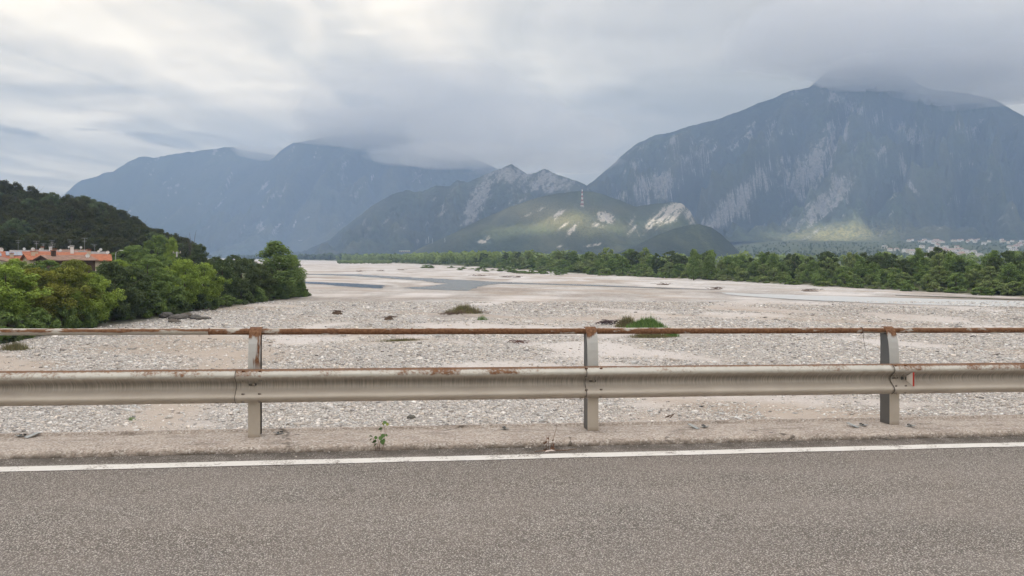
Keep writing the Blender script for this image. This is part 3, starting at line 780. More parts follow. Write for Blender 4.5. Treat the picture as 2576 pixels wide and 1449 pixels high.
# W-beam sections
BC = .486
def beam_profile(n=44):
    zs = np.linspace(-.155, .155, n)
    zz = np.abs(zs)
    key = np.array([(0, 0), (.018, -.003), (.040, -.022), (.062, -.054), (.078, -.074), (.092, -.0825), (.106, -.083), (.120, -.076), (.134, -.058), (.146, -.036), (.155, -.020)])
    y = np.interp(zz, key[:, 0], key[:, 1])
    y = np.convolve(np.pad(y, 2, 'edge'), [.1, .2, .4, .2, .1], 'valid')
    return zs, y
PZ, PY = beam_profile()
def beam_y(z): return float(np.interp(z, PZ, PY))
def beam_obj(length, seed):
    nx = max(int(length / .04), 4)
    xs = np.linspace(0, length, nx)
    prof = np.concatenate([np.stack([PY, PZ], 1), np.stack([PY + .0035, PZ], 1)[::-1]])
    prof = np.concatenate([prof, prof[:1]])
    X = np.repeat(xs[:, None], len(prof), 1)
    off = -.012 * np.exp(-X / .5) + .0025 * fbm(X / .7 + seed, X * 0 + seed, 3)
    Y = prof[None, :, 0] + off
    Z = np.repeat(prof[None, :, 1], nx, 0) + .002 * fbm(X / .9 + seed, X * 0 + 3, 2)
    return np_obj('beam', np.stack([X, Y, Z], -1).reshape(-1, 3), grid_faces(nx, len(prof)), m_beam)
def bolt_head(r=.016, h=.010):
    m = MB(); n = 12
    m.add([(r * math.cos(2 * math.pi * k / n), 0, r * math.sin(2 * math.pi * k / n)) for k in range(n)] + [(r * .92 * math.cos(2 * math.pi * k / n), -h * .55, r * .92 * math.sin(2 * math.pi * k / n)) for k in range(n)]
          + [(r * .5 * math.cos(2 * math.pi * k / n), -h, r * .5 * math.sin(2 * math.pi * k / n)) for k in range(n)],
          [(k, (k + 1) % n, n + (k + 1) % n, n + k) for k in range(n)] + [(n + k, n + (k + 1) % n, 2 * n + (k + 1) % n, 2 * n + k) for k in range(n)] + [tuple(2 * n + k for k in range(n))])
    return m
bh = bolt_head()
bh_r = bh.build('bolt', m_bolt_rust, smooth=True); bh_z = bh.build('bolt', m_bolt, smooth=True)
bm_r, bm_z = bh_r.data, bh_z.data
bpy.data.objects.remove(bh_r); bpy.data.objects.remove(bh_z)
SEAM = {-1: -.152, 0: -.085, 1: -.062}
def seam(i): return i * PSP + SEAM.get(i, -.1)
for i in range(-3, 4):
    x0, x1 = seam(i), seam(i + 1) + .32
    o = beam_obj(x1 - x0, i * 2.3)
    under(o, B(x0, -.004, BC), BROT)
    dx = i * PSP - x0
    MB().tube([(.0, beam_y(z) - .0125, z) for z in PZ[::2]], .0030, 5).build('end_edge', m_slot, o)
    cols = (-.114 + .03, .062) if i < 1 else (-.035, .075)
    for cx in cols:
        for z in (.139, .050, -.066, -.140):
            b = bpy.data.objects.new('bolt', bm_r if z > .1 else bm_z); link(b, o)
            xx = dx + cx; dz = .006
            slope = (beam_y(z + dz) - beam_y(z - dz)) / (2 * dz)
            off = -.012 * math.exp(-xx / .5)
            b.location = (xx, beam_y(z) + off - .0005, z); b.rotation_euler = (math.atan2(-slope, 1) * -1, 0, 0)
    sl = MB()
    n = 10
    pts = [(.030 * (1 if math.cos(a) > 0 else -1) * .8 + .012 * math.cos(a), .012 * math.sin(a)) for a in [2 * math.pi * k / (2 * n) for k in range(2 * n)]]
    sl.add([(x, -.0012, z) for x, z in pts] + [(x, .002, z) for x, z in pts], [tuple(range(2 * n))] + [(k, (k + 1) % (2 * n), 2 * n + (k + 1) % (2 * n), 2 * n + k) for k in range(2 * n)])
    s = sl.build('slot', m_slot, o); s.location = (dx - .01, beam_y(.008) - .0125, .010)
    b = bpy.data.objects.new('bolt', bm_z); link(b, o); b.location = (dx - .002, beam_y(.008) - .014, .010); b.scale = (.9, .9, .9)

# reflector bolted into the valley of the beam at the right-hand post
ref = empty('reflector', parent=gr); under(ref, B(PSP + .112, -.004, BC + .004), (0, 0, TH + R(16)))
ref['label'] = 'small trapezoid reflector, white side and red edge'
tz = lambda y: np.interp(-y, [.0, .022, .098], [.020, .024, .070])
a = MB(); ys = (-.020, -.098)
a.add([(x, y, sgn * tz(y)) for x in (-.003, .003) for y in ys for sgn in (-1, 1)], [(0, 1, 3, 2), (4, 6, 7, 5), (0, 2, 6, 4), (1, 5, 7, 3), (0, 4, 5, 1), (2, 3, 7, 6)])
a.build('white_plate', m_white_plate, ref)
a = MB().add([(x, y, sgn * (tz(-.098) + .002)) for x in (-.005, .009) for y in (-.0975, -.106) for sgn in (-1, 1)], [(0, 1, 3, 2), (4, 6, 7, 5), (0, 2, 6, 4), (1, 5, 7, 3), (0, 4, 5, 1), (2, 3, 7, 6)])
a.build('red_rim', m_red_plate, ref)
a = MB(); a.box((0.0, -.010, 0), (.012, .024, .034)); a.box((-.03, -.003, 0), (.06, .004, .030)); a.build('bracket', m_dark_steel, ref)

# handrail tubes
def tube_obj(x0, x1, rusty0, rusty1, r=.0305, seed=0.0):
    nx = max(int((x1 - x0) / .06), 4); n = 18
    xs = np.linspace(0, x1 - x0, nx); an = np.linspace(0, 2 * np.pi, n + 1)
    X = np.repeat(xs[:, None], n + 1, 1); A = np.repeat(an[None], nx, 0)
    rr = r + .0006 * fbm(X / .05 + seed, A, 3)
    Y = rr * np.cos(A); Z = rr * np.sin(A) + .003 * fbm(X / 1.3 + seed, X * 0, 2)
    rusty = np.interp(X, [0, x1 - x0], [rusty0, rusty1])
    return np_obj('handrail', np.stack([X, Y, Z], -1).reshape(-1, 3), grid_faces(nx, n + 1)[:, ::-1], m_tube, attrs={'rusty': rusty.ravel()})
HY, HZ = .112, .972
cuts = [(-9.5, -.05), (bx_of(527, HY), -.12), (bx_of(1036, HY), .45), (bx_of(2166, HY), .40), (9.9, .3)]
for j in range(4):
    x0, x1 = cuts[j][0], cuts[j + 1][0]
    ra = [.10, .34, .50, .26][j]; rb = [.08, .50, .46, .36][j]
    o = tube_obj(x0 + .0015, x1 - .0015, ra, rb, seed=j * 3.1)
    under(o, B(x0, HY, HZ), BROT)
    if j:
        c = MB().tube([(-.006, 0, 0), (.006, 0, 0)], .0322, 16).build('joint_ring', m_bolt_rust, o, smooth=False)

# twist of tie wire hanging from the handrail joint
xw = bx_of(2170, HY)
w = empty('tie_wire', B(xw, HY, HZ)); w.rotation_euler = (0, 0, TH)
tag(w, 'thin twisted tie wire hanging from the handrail left of the reflector post', 'wire')
m = MB(); m.tube([(-.02 + .036 * 0 + .003 * math.sin(9 * a), .033 * math.cos(a), .033 * math.sin(a)) for a in np.linspace(0, 2 * math.pi, 20)], .0016, 5)
m.tube([(-.012 + .003 * math.sin(7 * a), .034 * math.cos(a), .034 * math.sin(a)) for a in np.linspace(0, 2 * math.pi, 20)], .0016, 5)
m.build('coil', m_wire, w, smooth=True)
MB().tube([(-.016, -.034, -.01), (-.010, -.036, -.05), (-.012, -.036, -.09), (.0, -.036, -.14), (.004, -.034, -.17), (.018, -.036, -.215), (.013, -.036, -.25), (.003, -.035, -.28), (-.006, -.036, -.292)], .0016, 5).build('tail', m_wire, w, smooth=True)

# zinc fixing plates left on the kerb
plates = [(62, 1112, 'left', 'zinc fixing plates on the kerb near the left edge of the road', 1), (702, 1101, 'left', 'zinc fixing plate on the kerb just right of the rust streaked post', 0), (1268, 1083, 'right', 'small zinc fixing plate on the kerb between the first two posts', 0),
          (1770, 1072, 'right', 'zinc fixing plates on the kerb left of the reflector post', 1), (2168, 1064, 'right', 'zinc fixing plates touching the foot of the reflector post', 1), (2288, 1064, 'right', 'zinc fixing plate on the kerb just right of the reflector post', 0)]
for (u, vv, side, lab, two) in plates:
    d = (EYE - (BO.z + .004)) * FPX / (vv - VH)
    pw = Vector(((u - UC) / FPX * d, d, 0)); rel = pw - Vector((BO.x, BO.y, 0))
    lx = rel.x * math.cos(TH) + rel.y * math.sin(TH); ly = min(-rel.x * math.sin(TH) + rel.y * math.cos(TH), .235)
    e = empty('fixing_plate', B(lx, ly, .012)); e.rotation_euler = (0, 0, TH + (R(-38) if side == 'left' else R(30)))
    tag(e, lab, 'metal plate', 'zinc plates on the kerb')
    MB().box((0, 0, .0), (.055, .10, .006), Euler((R(-14), 0, 0)).to_matrix()).build('plate', m_zinc, e, bevel=.001)
    MB().tube([(0, -.012, .002), (0, -.012, .016)], .012, 6).build('bolt', m_dark_steel, e)
    MB().box((.012, .018, .012), (.03, .012, .012)).build('clip', m_dark_steel, e)
    if two:
        MB().box((-.115 if side == 'right' else .10, .035, .012), (.05, .12, .006), Euler((R(14), R(4), 0)).to_matrix()).build('plate', m_zinc, e, bevel=.001)

# grit and pebbles in the gutter
def stones_mesh(name, pts, sizes, cols, mat, flat_=.55):
    base = np.array([(x, y, z) for z in (-1, 1) for y in (-1, 1) for x in (-1, 1)], float)
    base = base / np.linalg.norm(base, axis=1)[:, None]
    quads = np.array([(0, 2, 3, 1), (4, 5, 7, 6), (0, 1, 5, 4), (2, 6, 7, 3), (0, 4, 6, 2), (1, 3, 7, 5)])
    n = len(pts)
    v = base[None] * (1 + .28 * rng.standard_normal((n, 8, 1)))
    v = v * np.stack([rng.uniform(.85, 1.35, n), rng.uniform(.6, .95, n), rng.uniform(.7, 1.15, n) * flat_], 1)[:, None, :]
    tilt = rng.normal(0, .28, n); az = rng.uniform(0, 2 * np.pi, n)
    c, s = np.cos(tilt)[:, None], np.sin(tilt)[:, None]
    y, z = v[..., 1] * c - v[..., 2] * s, v[..., 1] * s + v[..., 2] * c
    c, s = np.cos(az)[:, None], np.sin(az)[:, None]
    x, y = v[..., 0] * c - y * s, v[..., 0] * s + y * c
    v = np.stack([x, y, z], -1) * (sizes[:, None, None] * .62) + np.asarray(pts)[:, None, :]
    F = (quads[None] + (np.arange(n) * 8)[:, None, None]).reshape(-1, 4)
    return np_obj(name, v.reshape(-1, 3), F, mat, attrs={'tint': np.repeat(cols, 8, 0)}, smooth=True)
t = NT('stone'); p = t.pos()
sc_ = t.mix(t.mapr(t.noise(p, 22, 4), .3, .7, 0, .35), t.attr('tint', 'Color'), t.mix(.5, t.attr('tint', 'Color'), (.12, .11, .10)))
m_stone = t.bsdf(sc_, .85, t.bump(t.noise(p, 40, 3), .3, .01), spec=.3)
n = 520
gx = rng.uniform(-6.5, 8.5, n); gy = -.36 - np.abs(rng.normal(0, .055, n)); gs = rng.lognormal(math.log(.0085), .45, n).clip(.004, .03)
gz = road_z(gx, gy) + gs * .25
gp = np.array([B(a, b, c) for a, b, c in zip(gx, gy, gz)])
gc = np.clip(rng.choice([.18, .30, .42, .55, .66], n, p=[.25, .3, .2, .15, .1])[:, None] * np.array([1, .93, .85]) * rng.uniform(.85, 1.15, (n, 1)), 0, 1)
o = stones_mesh('gutter_grit', gp, gs, gc, m_stone); tag(o, 'loose grit and pebbles in the gutter below the kerb', kind='stuff')
# ------------------------------------------------------------------ vegetation
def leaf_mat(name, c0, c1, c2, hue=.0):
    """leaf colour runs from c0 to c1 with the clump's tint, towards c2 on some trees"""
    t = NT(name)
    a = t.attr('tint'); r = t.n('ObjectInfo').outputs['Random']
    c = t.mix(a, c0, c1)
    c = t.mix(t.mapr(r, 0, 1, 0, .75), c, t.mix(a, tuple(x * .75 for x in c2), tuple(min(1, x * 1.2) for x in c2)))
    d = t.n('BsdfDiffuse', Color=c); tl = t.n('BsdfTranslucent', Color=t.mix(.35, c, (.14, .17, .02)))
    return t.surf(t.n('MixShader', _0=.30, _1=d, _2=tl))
L_LOCUST = leaf_mat('locust_leaf', (0.115, 0.178, 0.043), (0.362, 0.472, 0.101), (0.288, 0.400, 0.088))
L_YELLOW = leaf_mat('yellowing_leaf', (0.098, 0.127, 0.034), (0.316, 0.316, 0.071), (0.218, 0.259, 0.060))
L_GREEN = leaf_mat('green_leaf', (0.089, 0.150, 0.054), (0.240, 0.336, 0.107), (0.191, 0.271, 0.091))
L_DARK = leaf_mat('dark_leaf', (0.052, 0.080, 0.040), (0.128, 0.176, 0.082), (0.112, 0.141, 0.068))
L_HILL = leaf_mat('shaded_hill_leaf', (0.029, 0.040, 0.020), (0.078, 0.090, 0.038), (0.069, 0.067, 0.034))  # dark green-brown wood, with the hillside's shade put into the leaf colour
L_GREY = leaf_mat('willow_leaf', (0.133, 0.180, 0.075), (0.311, 0.373, 0.156), (0.234, 0.319, 0.109))
m_bark = flat('bark', (.085, .065, .048), .95, 0, .4, 12)

def leaf_cards(centers, normals_bias, size, n_seed, tint, aspect=1.6):
    n = len(centers)
    nrm = rng.standard_normal((n, 3)); nrm[:, 2] = np.abs(nrm[:, 2]) * .9 + .15; nrm += normals_bias
    nrm /= np.linalg.norm(nrm, axis=1)[:, None]
    a = rng.standard_normal((n, 3)); a -= (a * nrm).sum(1)[:, None] * nrm; a /= np.linalg.norm(a, axis=1)[:, None]
    b = np.cross(nrm, a)
    s = size * rng.uniform(.6, 1.35, n)
    a = a * (s * .5 * aspect)[:, None]; b = b * (s * .36)[:, None]
    bend = nrm * (s * .12)[:, None]
    V = np.stack([centers - a, centers - b * 1.0 + bend, centers + a, centers + b * 1.0 + bend], 1)
    F = np.arange(n * 4).reshape(n, 4)
    return V.reshape(-1, 3), F, np.repeat(tint, 4)

def crown_mesh(name, mat, H, Rd, base, n_clump, n_leaf, size, shape='round', seed=0):
    """foliage of a tree: clumps on a lumpy envelope, each a cloud of small folded leaf faces"""
    r = np.random.default_rng(seed)
    C = []; RC = []
    while len(C) < n_clump:
        t = (len(C) + r.uniform(0, 1)) / n_clump
        if shape == 'round': prof = math.sqrt(max(0.0, 1 - (2 * t - 1) ** 2)) * (1.05 - .25 * t)
        elif shape == 'poplar': prof = (math.sin(math.pi * min(.985, t * .9 + .06)) ** .6) * (1.0 - .40 * t)
        elif shape == 'spread': prof = min(1, .35 + 1.3 * t) * math.sqrt(max(0, 1 - t ** 3))
        else: prof = math.sqrt(max(0, 1 - t * t))                       # bush: widest at the ground
        an = r.uniform(0, 2 * math.pi); q = math.sqrt(r.uniform(.12, 1))
        lob = 1 + .24 * math.sin(an * 3 + seed) * math.sin(t * 7 + seed * 2) + .16 * math.sin(an * 5 + seed * 3)
        if shape == 'poplar': lob = 1 + .4 * (lob - 1)
        rad = Rd * prof * lob * q
        C.append((rad * math.cos(an), rad * math.sin(an), base + (H - base) * (t * .94 + .02)))
        RC.append(r.uniform(.15, .30) * Rd * (1.12 - .4 * t) * (1.5 if shape == 'poplar' else 1))
    C = np.array(C); RC = np.array(RC)
    k = r.choice(n_clump, n_leaf, p=RC ** 2 / (RC ** 2).sum())
    d = r.standard_normal((n_leaf, 3)); d /= np.linalg.norm(d, axis=1)[:, None]
    rr = r.uniform(0, 1, n_leaf) ** .45
    pos = C[k] + d * (RC[k] * rr)[:, None] * np.array([1.1, 1.1, .95])
    pos[:, 2] = np.maximum(pos[:, 2], .02)
    ctint = r.uniform(0, 1, n_clump)
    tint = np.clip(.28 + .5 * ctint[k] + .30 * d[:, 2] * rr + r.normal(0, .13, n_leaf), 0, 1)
    V, F, T = leaf_cards(pos, d * .8, size, seed, tint)
    return np_mesh(name, V, F, mat, smooth=False, attrs={'tint': T})

def trunk_mesh(name, H, Rd, base, seed, thick=None):
    r = random.Random(seed); m = MB()
    th = thick or H * .016 + .03
    lean = (r.uniform(-.04, .04) * H, r.uniform(-.04, .04) * H)
    pts = [(lean[0] * s ** 1.5, lean[1] * s ** 1.5, H * .9 * s - .3 * (s == 0)) for s in (0, .15, .35, .6, .85, 1)]
    m.tube(pts, [th * 1.35, th, th * .8, th * .55, th * .3, th * .1], 7)
    for k in range(7):
        s = r.uniform(.22, .7); z = H * .9 * s; an = k * 2.4 + r.uniform(-.4, .4); L = Rd * r.uniform(.6, .95)
        p0 = Vector((lean[0] * s ** 1.5, lean[1] * s ** 1.5, z)); dr = Vector((math.cos(an), math.sin(an), r.uniform(.5, 1.1)))
        m.tube([p0, p0 + dr * L * .5, p0 + dr * L + Vector((0, 0, L * .2))], [th * .5 * (1.1 - s), th * .3 * (1.1 - s), th * .08], 5)
    o = m.build(name, m_bark, smooth=True); me = o.data
    bpy.data.objects.remove(o)
    return me

PROTO = {}
def proto(key, mat, H, Rd, base, n_clump, n_leaf, size, shape, seeds):
    PROTO[key] = [(crown_mesh('crown', mat, H, Rd, base, n_clump, n_leaf, size, shape, s), trunk_mesh('trunk', H, Rd, base, s), H, Rd) for s in seeds]
# near-bank kinds (finer leaves), unit sizes in metres
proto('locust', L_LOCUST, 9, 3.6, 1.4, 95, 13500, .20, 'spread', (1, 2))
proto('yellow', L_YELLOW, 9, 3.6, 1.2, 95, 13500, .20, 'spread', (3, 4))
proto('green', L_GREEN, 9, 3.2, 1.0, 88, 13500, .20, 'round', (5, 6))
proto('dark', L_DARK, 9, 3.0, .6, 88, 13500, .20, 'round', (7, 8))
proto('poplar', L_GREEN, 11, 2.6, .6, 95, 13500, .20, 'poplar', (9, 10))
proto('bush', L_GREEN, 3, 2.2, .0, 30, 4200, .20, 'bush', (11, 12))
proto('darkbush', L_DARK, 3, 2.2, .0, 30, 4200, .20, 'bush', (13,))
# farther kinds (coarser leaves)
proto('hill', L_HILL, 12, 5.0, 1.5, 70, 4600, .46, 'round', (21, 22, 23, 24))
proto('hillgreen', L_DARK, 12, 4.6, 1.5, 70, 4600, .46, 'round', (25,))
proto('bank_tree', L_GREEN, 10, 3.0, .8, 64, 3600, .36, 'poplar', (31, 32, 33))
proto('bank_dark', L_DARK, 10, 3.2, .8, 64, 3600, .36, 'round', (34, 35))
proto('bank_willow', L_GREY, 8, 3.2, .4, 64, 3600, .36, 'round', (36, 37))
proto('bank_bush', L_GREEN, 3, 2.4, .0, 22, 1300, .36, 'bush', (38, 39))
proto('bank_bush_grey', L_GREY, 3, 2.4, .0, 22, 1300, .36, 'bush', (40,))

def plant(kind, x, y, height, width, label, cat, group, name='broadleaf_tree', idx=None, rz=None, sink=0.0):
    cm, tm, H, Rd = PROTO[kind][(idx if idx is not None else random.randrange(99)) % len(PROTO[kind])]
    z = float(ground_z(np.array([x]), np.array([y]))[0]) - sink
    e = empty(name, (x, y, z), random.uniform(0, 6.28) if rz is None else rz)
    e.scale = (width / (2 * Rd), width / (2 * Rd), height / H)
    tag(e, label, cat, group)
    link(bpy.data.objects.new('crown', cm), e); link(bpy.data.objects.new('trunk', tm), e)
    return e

def tree_px(kind, u, v_top, d, w_px, label, group=None, name='broadleaf_tree', cat='tree', idx=None):
    x = (u - UC) / FPX * d; z = float(ground_z(np.array([x]), np.array([d]))[0])
    top = EYE - (v_top - VH) / FPX * d
    return plant(kind, x, d, top - z, w_px / FPX * d, label, cat, group, name, idx)

# --- trees on the left bank, one by one
left = [
 ('locust', 15, 668, 80, 190, 'leafy green locust tree at the left edge of the photo, below the red roofs'),
 ('yellow', 85, 675, 84, 150, 'locust tree with yellow tips in front of the big red roof'),
 ('yellow', 165, 672, 88, 170, 'tallest yellowing locust tree, below the brown roof'),
 ('locust', 232, 690, 90, 120, 'small rounded locust tree between the yellowing tree and the dark willow'),
 ('dark', 285, 655, 96, 130, 'dark green tree standing right of the roofs'),
 ('dark', 330, 668, 100, 110, 'dark narrow tree at the water-worn bank above the slabs'),
 ('green', 372, 650, 108, 130, 'mid green round tree above the rock slabs'),
 ('green', 412, 690, 108, 110, 'light green low tree leaning out over the rock slabs'),
 ('locust', 462, 652, 116, 120, 'bright yellow-green locust tree in the middle of the left bank'),
 ('locust', 510, 664, 120, 105, 'bright green locust tree right of the brightest one'),
 ('dark', 560, 650, 130, 90, 'dark tree just right of the bright locusts'),
 ('dark', 610, 648, 138, 92, 'dark broad tree halfway along the shaded end of the left bank'),
 ('dark', 655, 662, 143, 78, 'low dark tree at the foot of the tall poplar'),
 ('poplar', 697, 606, 150, 128, 'tall bright-topped poplar at the tip of the left bank'),
 ('poplar', 738, 640, 156, 62, 'slim poplar at the very end of the left bank, beside the gravel'),
]
for i, (k, u, vt, d, w, lab) in enumerate(left):
    tree_px(k, u, vt, d, w, lab, 'trees along the left bank', 'poplar_tree' if k == 'poplar' else 'broadleaf_tree', idx=i)
back = [
 ('green', 395, 590, 215, 90, 'bright green tree at the right foot of the wooded hill'),
 ('green', 340, 618, 175, 110, 'green tree behind the street lamp'),
 ('locust', 432, 597, 205, 36, 'slim pale yellow-green tree beside the bright one at the hill foot'),
 ('dark', 452, 645, 140, 90, 'dark tree that hides the lower part of the utility pole'),
 ('dark', 500, 612, 190, 66, 'dark rounded tree standing alone above the bright locusts'),
 ('green', 385, 640, 150, 90, 'green tree in the second row left of the utility pole'),
 ('dark', 540, 645, 200, 60, 'small dark tree behind the shaded end of the left bank'),
 ('dark', 585, 640, 260, 60, 'far dark tree seen over the left bank, left of the white gravel gap'),
 ('dark', 630, 650, 290, 50, 'far dark tree seen over the left bank just left of the poplar'),
 ('locust', 40, 653, 118, 110, 'green locust tree hiding the walls of the long red roofed house'),
 ('green', 118, 653, 120, 100, 'round green tree hiding the wall between the long red roof and the brown roof'),
 ('yellow', 190, 653, 122, 96, 'yellowing tree hiding the timber wall under the brown roof'),
 ('green', -30, 655, 112, 100, 'green tree cut by the left edge of the photo behind the locusts'),
 ('locust', 300, 655, 130, 80, 'green tree filling the gap right of the roofs'),
 ('green', 255, 668, 118, 80, 'small green tree in front of the rightmost red roof'),
]
for i, (k, u, vt, d, w, lab) in enumerate(back):
    tree_px(k, u, vt, d, w, lab, 'trees behind the left bank', idx=i)
# bare stems of a leafless tree
x = (484 - UC) / FPX * 195; z = float(ground_z(np.array([x]), np.array([195.]))[0])
m = MB()
for k in range(7):
    a = k * .9; m.tube([(0, 0, 0), (math.cos(a) * .2, math.sin(a) * .2, 4), (math.cos(a) * (.5 + .12 * k), math.sin(a) * .6, 7 + .6 * k), (math.cos(a) * (.8 + .2 * k), math.sin(a), 8.5 + .65 * k)], [.07, .06, .04, .015], 5)
o = m.build('bare_tree', m_bark); o.location = (x, 195, z); tag(o, 'leafless grey tree with upright bare branches near the utility pole', 'tree')

# undergrowth along the foot of the left bank
yy = 66.0; k = 0
while yy < 165:
    xb = float(left_bank(np.array([yy]))[0])
    plant('bush' if k % 3 else 'darkbush', xb - random.uniform(.6, 2.6), yy, random.uniform(1.8, 3.4), random.uniform(3, 5), 'low bush in the thicket at the foot of the left bank trees', 'bush', 'bushes under the left bank trees', 'bush', sink=.1)
    yy += random.uniform(2.2, 3.6); k += 1

# --- wood on the left hill
pts = []
tries = 0
while len(pts) < 285 and tries < 9000:
    tries += 1
    y = random.uniform(268, 440); u = random.uniform(-170, 520)
    x = (u - UC) / FPX * y
    h = float(hill_z(np.array([x]), np.array([y]))[0])
    if u > 330 and h < 1.5: continue
    if any((x - a) ** 2 + (y - b) ** 2 < 6.6 ** 2 for a, b in pts): continue
    pts.append((x, y))
for (x, y) in pts:
    kind = 'hillgreen' if random.random() < .16 else 'hill'
    uu = UC + x / y * FPX
    zone = ('at the right end of the wood on the left hill', 'right end') if uu > 330 else ('on the skyline of the wood on the left hill', 'skyline') if y > 385 else ('low in the wood on the left hill, just above the roofs', 'lower slope') if y < 310 else ('in the middle of the wood on the left hill', 'middle slope')
    plant(kind, x, y, random.uniform(9.5, 14.0), random.uniform(9.5, 12.5), 'dark broadleaf tree ' + zone[0], 'tree', 'trees of the wood on the left hill, ' + zone[1], 'hill_tree')

# --- belt of trees on the right bank
n_tree = 0
def belt(y0, y1, rows, step, groups):
    global n_tree
    y = y0
    while y < y1:
        xr = float(right_bank(np.array([y]))[0])
        for (off, kinds, h0, h1, w0, w1, p, lab, cat, grp, nm) in rows:
            if random.random() > p: continue
            yy = y + random.uniform(-.4, .4) * step(y); xx = xr + off + random.uniform(-1.6, 1.6) * (1 + y / 400)
            if abs(xx / max(yy, 1)) > .78: continue
            uu = UC + xx / yy * FPX
            zone = 'in front of the village' if uu > 2230 else 'in front of the big massif' if uu > 1880 else 'in front of the round knoll' if uu > 1620 else 'in front of the mast hill'
            plant(random.choice(kinds), xx, yy, random.uniform(h0, h1) * random.uniform(.85, 1.1), random.uniform(w0, w1), lab + ', ' + zone, cat, grp + ' ' + zone, nm)
            n_tree += 1
        y += step(y)
S1 = ('bush fringing the right bank tree belt', 'bush', 'bushes fringing the right bank', 'bush')
S2 = ('young tree in the right bank belt', 'tree', 'young trees on the right bank', 'young_tree')
S3 = ('tall tree at the back of the right bank belt', 'tree', 'tall trees on the right bank', 'broadleaf_tree')
GB = 1
belt(128, 330, [(1.8, ['bank_bush', 'bank_bush_grey'], 1.2, 2.6, 3, 5.5, .9, *S1), (5.5, ['bank_bush', 'bank_bush_grey', 'bank_willow'], 2.2, 4.2, 3.5, 6, .85, *S1),
                (10, ['bank_willow', 'bank_tree'], 4.0, 6.5, 4, 6.5, .75, *S2), (17, ['bank_tree', 'bank_willow', 'bank_dark'], 5.5, 8.6, 4, 6.5, .75, *S3), (26, ['bank_tree', 'bank_dark'], 6.5, 9.6, 4, 7, .8, *S3)], lambda y: 4.6, None)
belt(330, 640, [(2.5, ['bank_bush', 'bank_bush_grey'], 1.5, 3.2, 5, 8, .8, *S1), (10, ['bank_willow', 'bank_tree'], 4, 7.5, 7, 10, .85, *S2), (22, ['bank_tree', 'bank_dark', 'bank_willow'], 7, 11.5, 7, 11, .85, *S3)], lambda y: 8.0, None)
for (u, vt, d, w, k, lab) in ((1745, 625, 268, 34, 'bank_tree', 'tall dark poplar standing above the belt right of the knoll'), (1790, 628, 272, 46, 'bank_tree', 'broad poplar rising above the belt, right of the tallest poplar'),
        (2085, 632, 235, 60, 'bank_dark', 'broad dark tree rising above the right bank belt, left of the village'), (2155, 640, 232, 36, 'bank_tree', 'pointed tree left of the round one above the right bank belt'), (2205, 642, 228, 66, 'bank_dark', 'round-topped tree in the right bank belt in front of the village edge'),
        (2290, 650, 215, 24, 'bank_tree', 'narrow pointed tree in front of the village'), (2418, 640, 200, 40, 'bank_tree', 'tall dark columnar tree in front of the village'), (2490, 634, 196, 60, 'bank_tree', 'big tree near the right edge of the photo'), (2545, 630, 190, 56, 'bank_tree', 'tallest tree at the right edge of the photo'), (1215, 636, 640, 38, 'bank_dark', 'round tree standing above the far end of the right bank belt'), (1480, 655, 380, 50, 'bank_willow', 'pale willow in the middle of the right bank belt')):
    tree_px(k, u, vt, d, w, lab, 'trees that stand out of the right bank belt', 'poplar_tree' if k == 'bank_tree' else 'broadleaf_tree')
# low shrubs scattered on the far gravel bar
for k in range(34):
    u = random.uniform(1050, 1420); vv = np.interp(u, [1050, 1420], [670, 690]) + random.uniform(-3, 4)
    b = bed(u, vv); plant('bank_bush', b.x, b.y, random.uniform(.5, 1.5), random.uniform(3, 8), 'tiny low shrub on the far gravel bar below the tree belt', 'shrub', 'shrubs on the far gravel bar', 'shrub')

# --- distant woods that read as one mass
def far_wood(name, label, mat, pts, size):
    pts = np.array(pts); n = len(pts); per = 46
    k = np.repeat(np.arange(n), per)
    d = rng.standard_normal((n * per, 3)); d /= np.linalg.norm(d, axis=1)[:, None]
    h = pts[k, 2]
    base = np.stack([pts[k, 0], pts[k, 1], ground_z(pts[k, 0], pts[k, 1]) + h * .52], 1)
    pos = base + d * np.stack([h * .42, h * .42, h * .48], 1) * (rng.uniform(.3, 1, (n * per, 1)) ** .5)
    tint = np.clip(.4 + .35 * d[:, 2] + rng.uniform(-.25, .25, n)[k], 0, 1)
    V, F, T = leaf_cards(pos, d * .8, 1.0, 0, tint)
    c = np.repeat(pos, 4, 0); V = c + (V - c) * (np.repeat(h, 4) * size)[:, None]
    o = np_obj(name, V, F, mat, attrs={'tint': T}, smooth=False); tag(o, label, kind='stuff')
W = []
for _ in range(520):
    y = random.uniform(640, 1500); off = random.uniform(2, 120) * (y / 900)
    W.append((float(right_bank(np.array([y]))[0]) + off, y, random.uniform(7, 13)))
for _ in range(330):                                       # behind the belt, valley floor
    y = random.uniform(420, 1500); u = random.uniform(1150, 2700); x = (u - UC) / FPX * y
    if x > float(right_bank(np.array([y]))[0]) + 45: W.append((x, y, random.uniform(6, 11)))
far_wood('distant_woodland', 'distant strip of riverside woodland beyond the right bank belt', L_GREY, W, .26)
W = []
for _ in range(900):
    y = random.uniform(1700, 3300); u = random.uniform(380, 1150); x = (u - UC) / FPX * y
    if float(veg_amount(np.array([x]), np.array([y]))[0]) > 5: W.append((x, y, random.uniform(9, 17)))
for _ in range(1000):
    y = random.uniform(1500, 3000); u = random.uniform(1850, 2750); W.append(((u - UC) / FPX * y, y, random.uniform(4, 7.5)))
far_wood('valley_woodland', 'far hazy woodland along the valley floor', L_DARK, W, .30)
W = []
for _ in range(150):                                       # low island of scrub on the far gravel
    u = random.uniform(850, 985); v = 662.5 + random.uniform(-2, 1.5) * (1 - abs(u - 915) / 140); b = bed(u, v); W.append((b.x, b.y, random.uniform(2.2, 4.5)))
far_wood('island_scrub', 'low dark scrub island on the far gravel left of the pale building', L_GREY, W, .34)

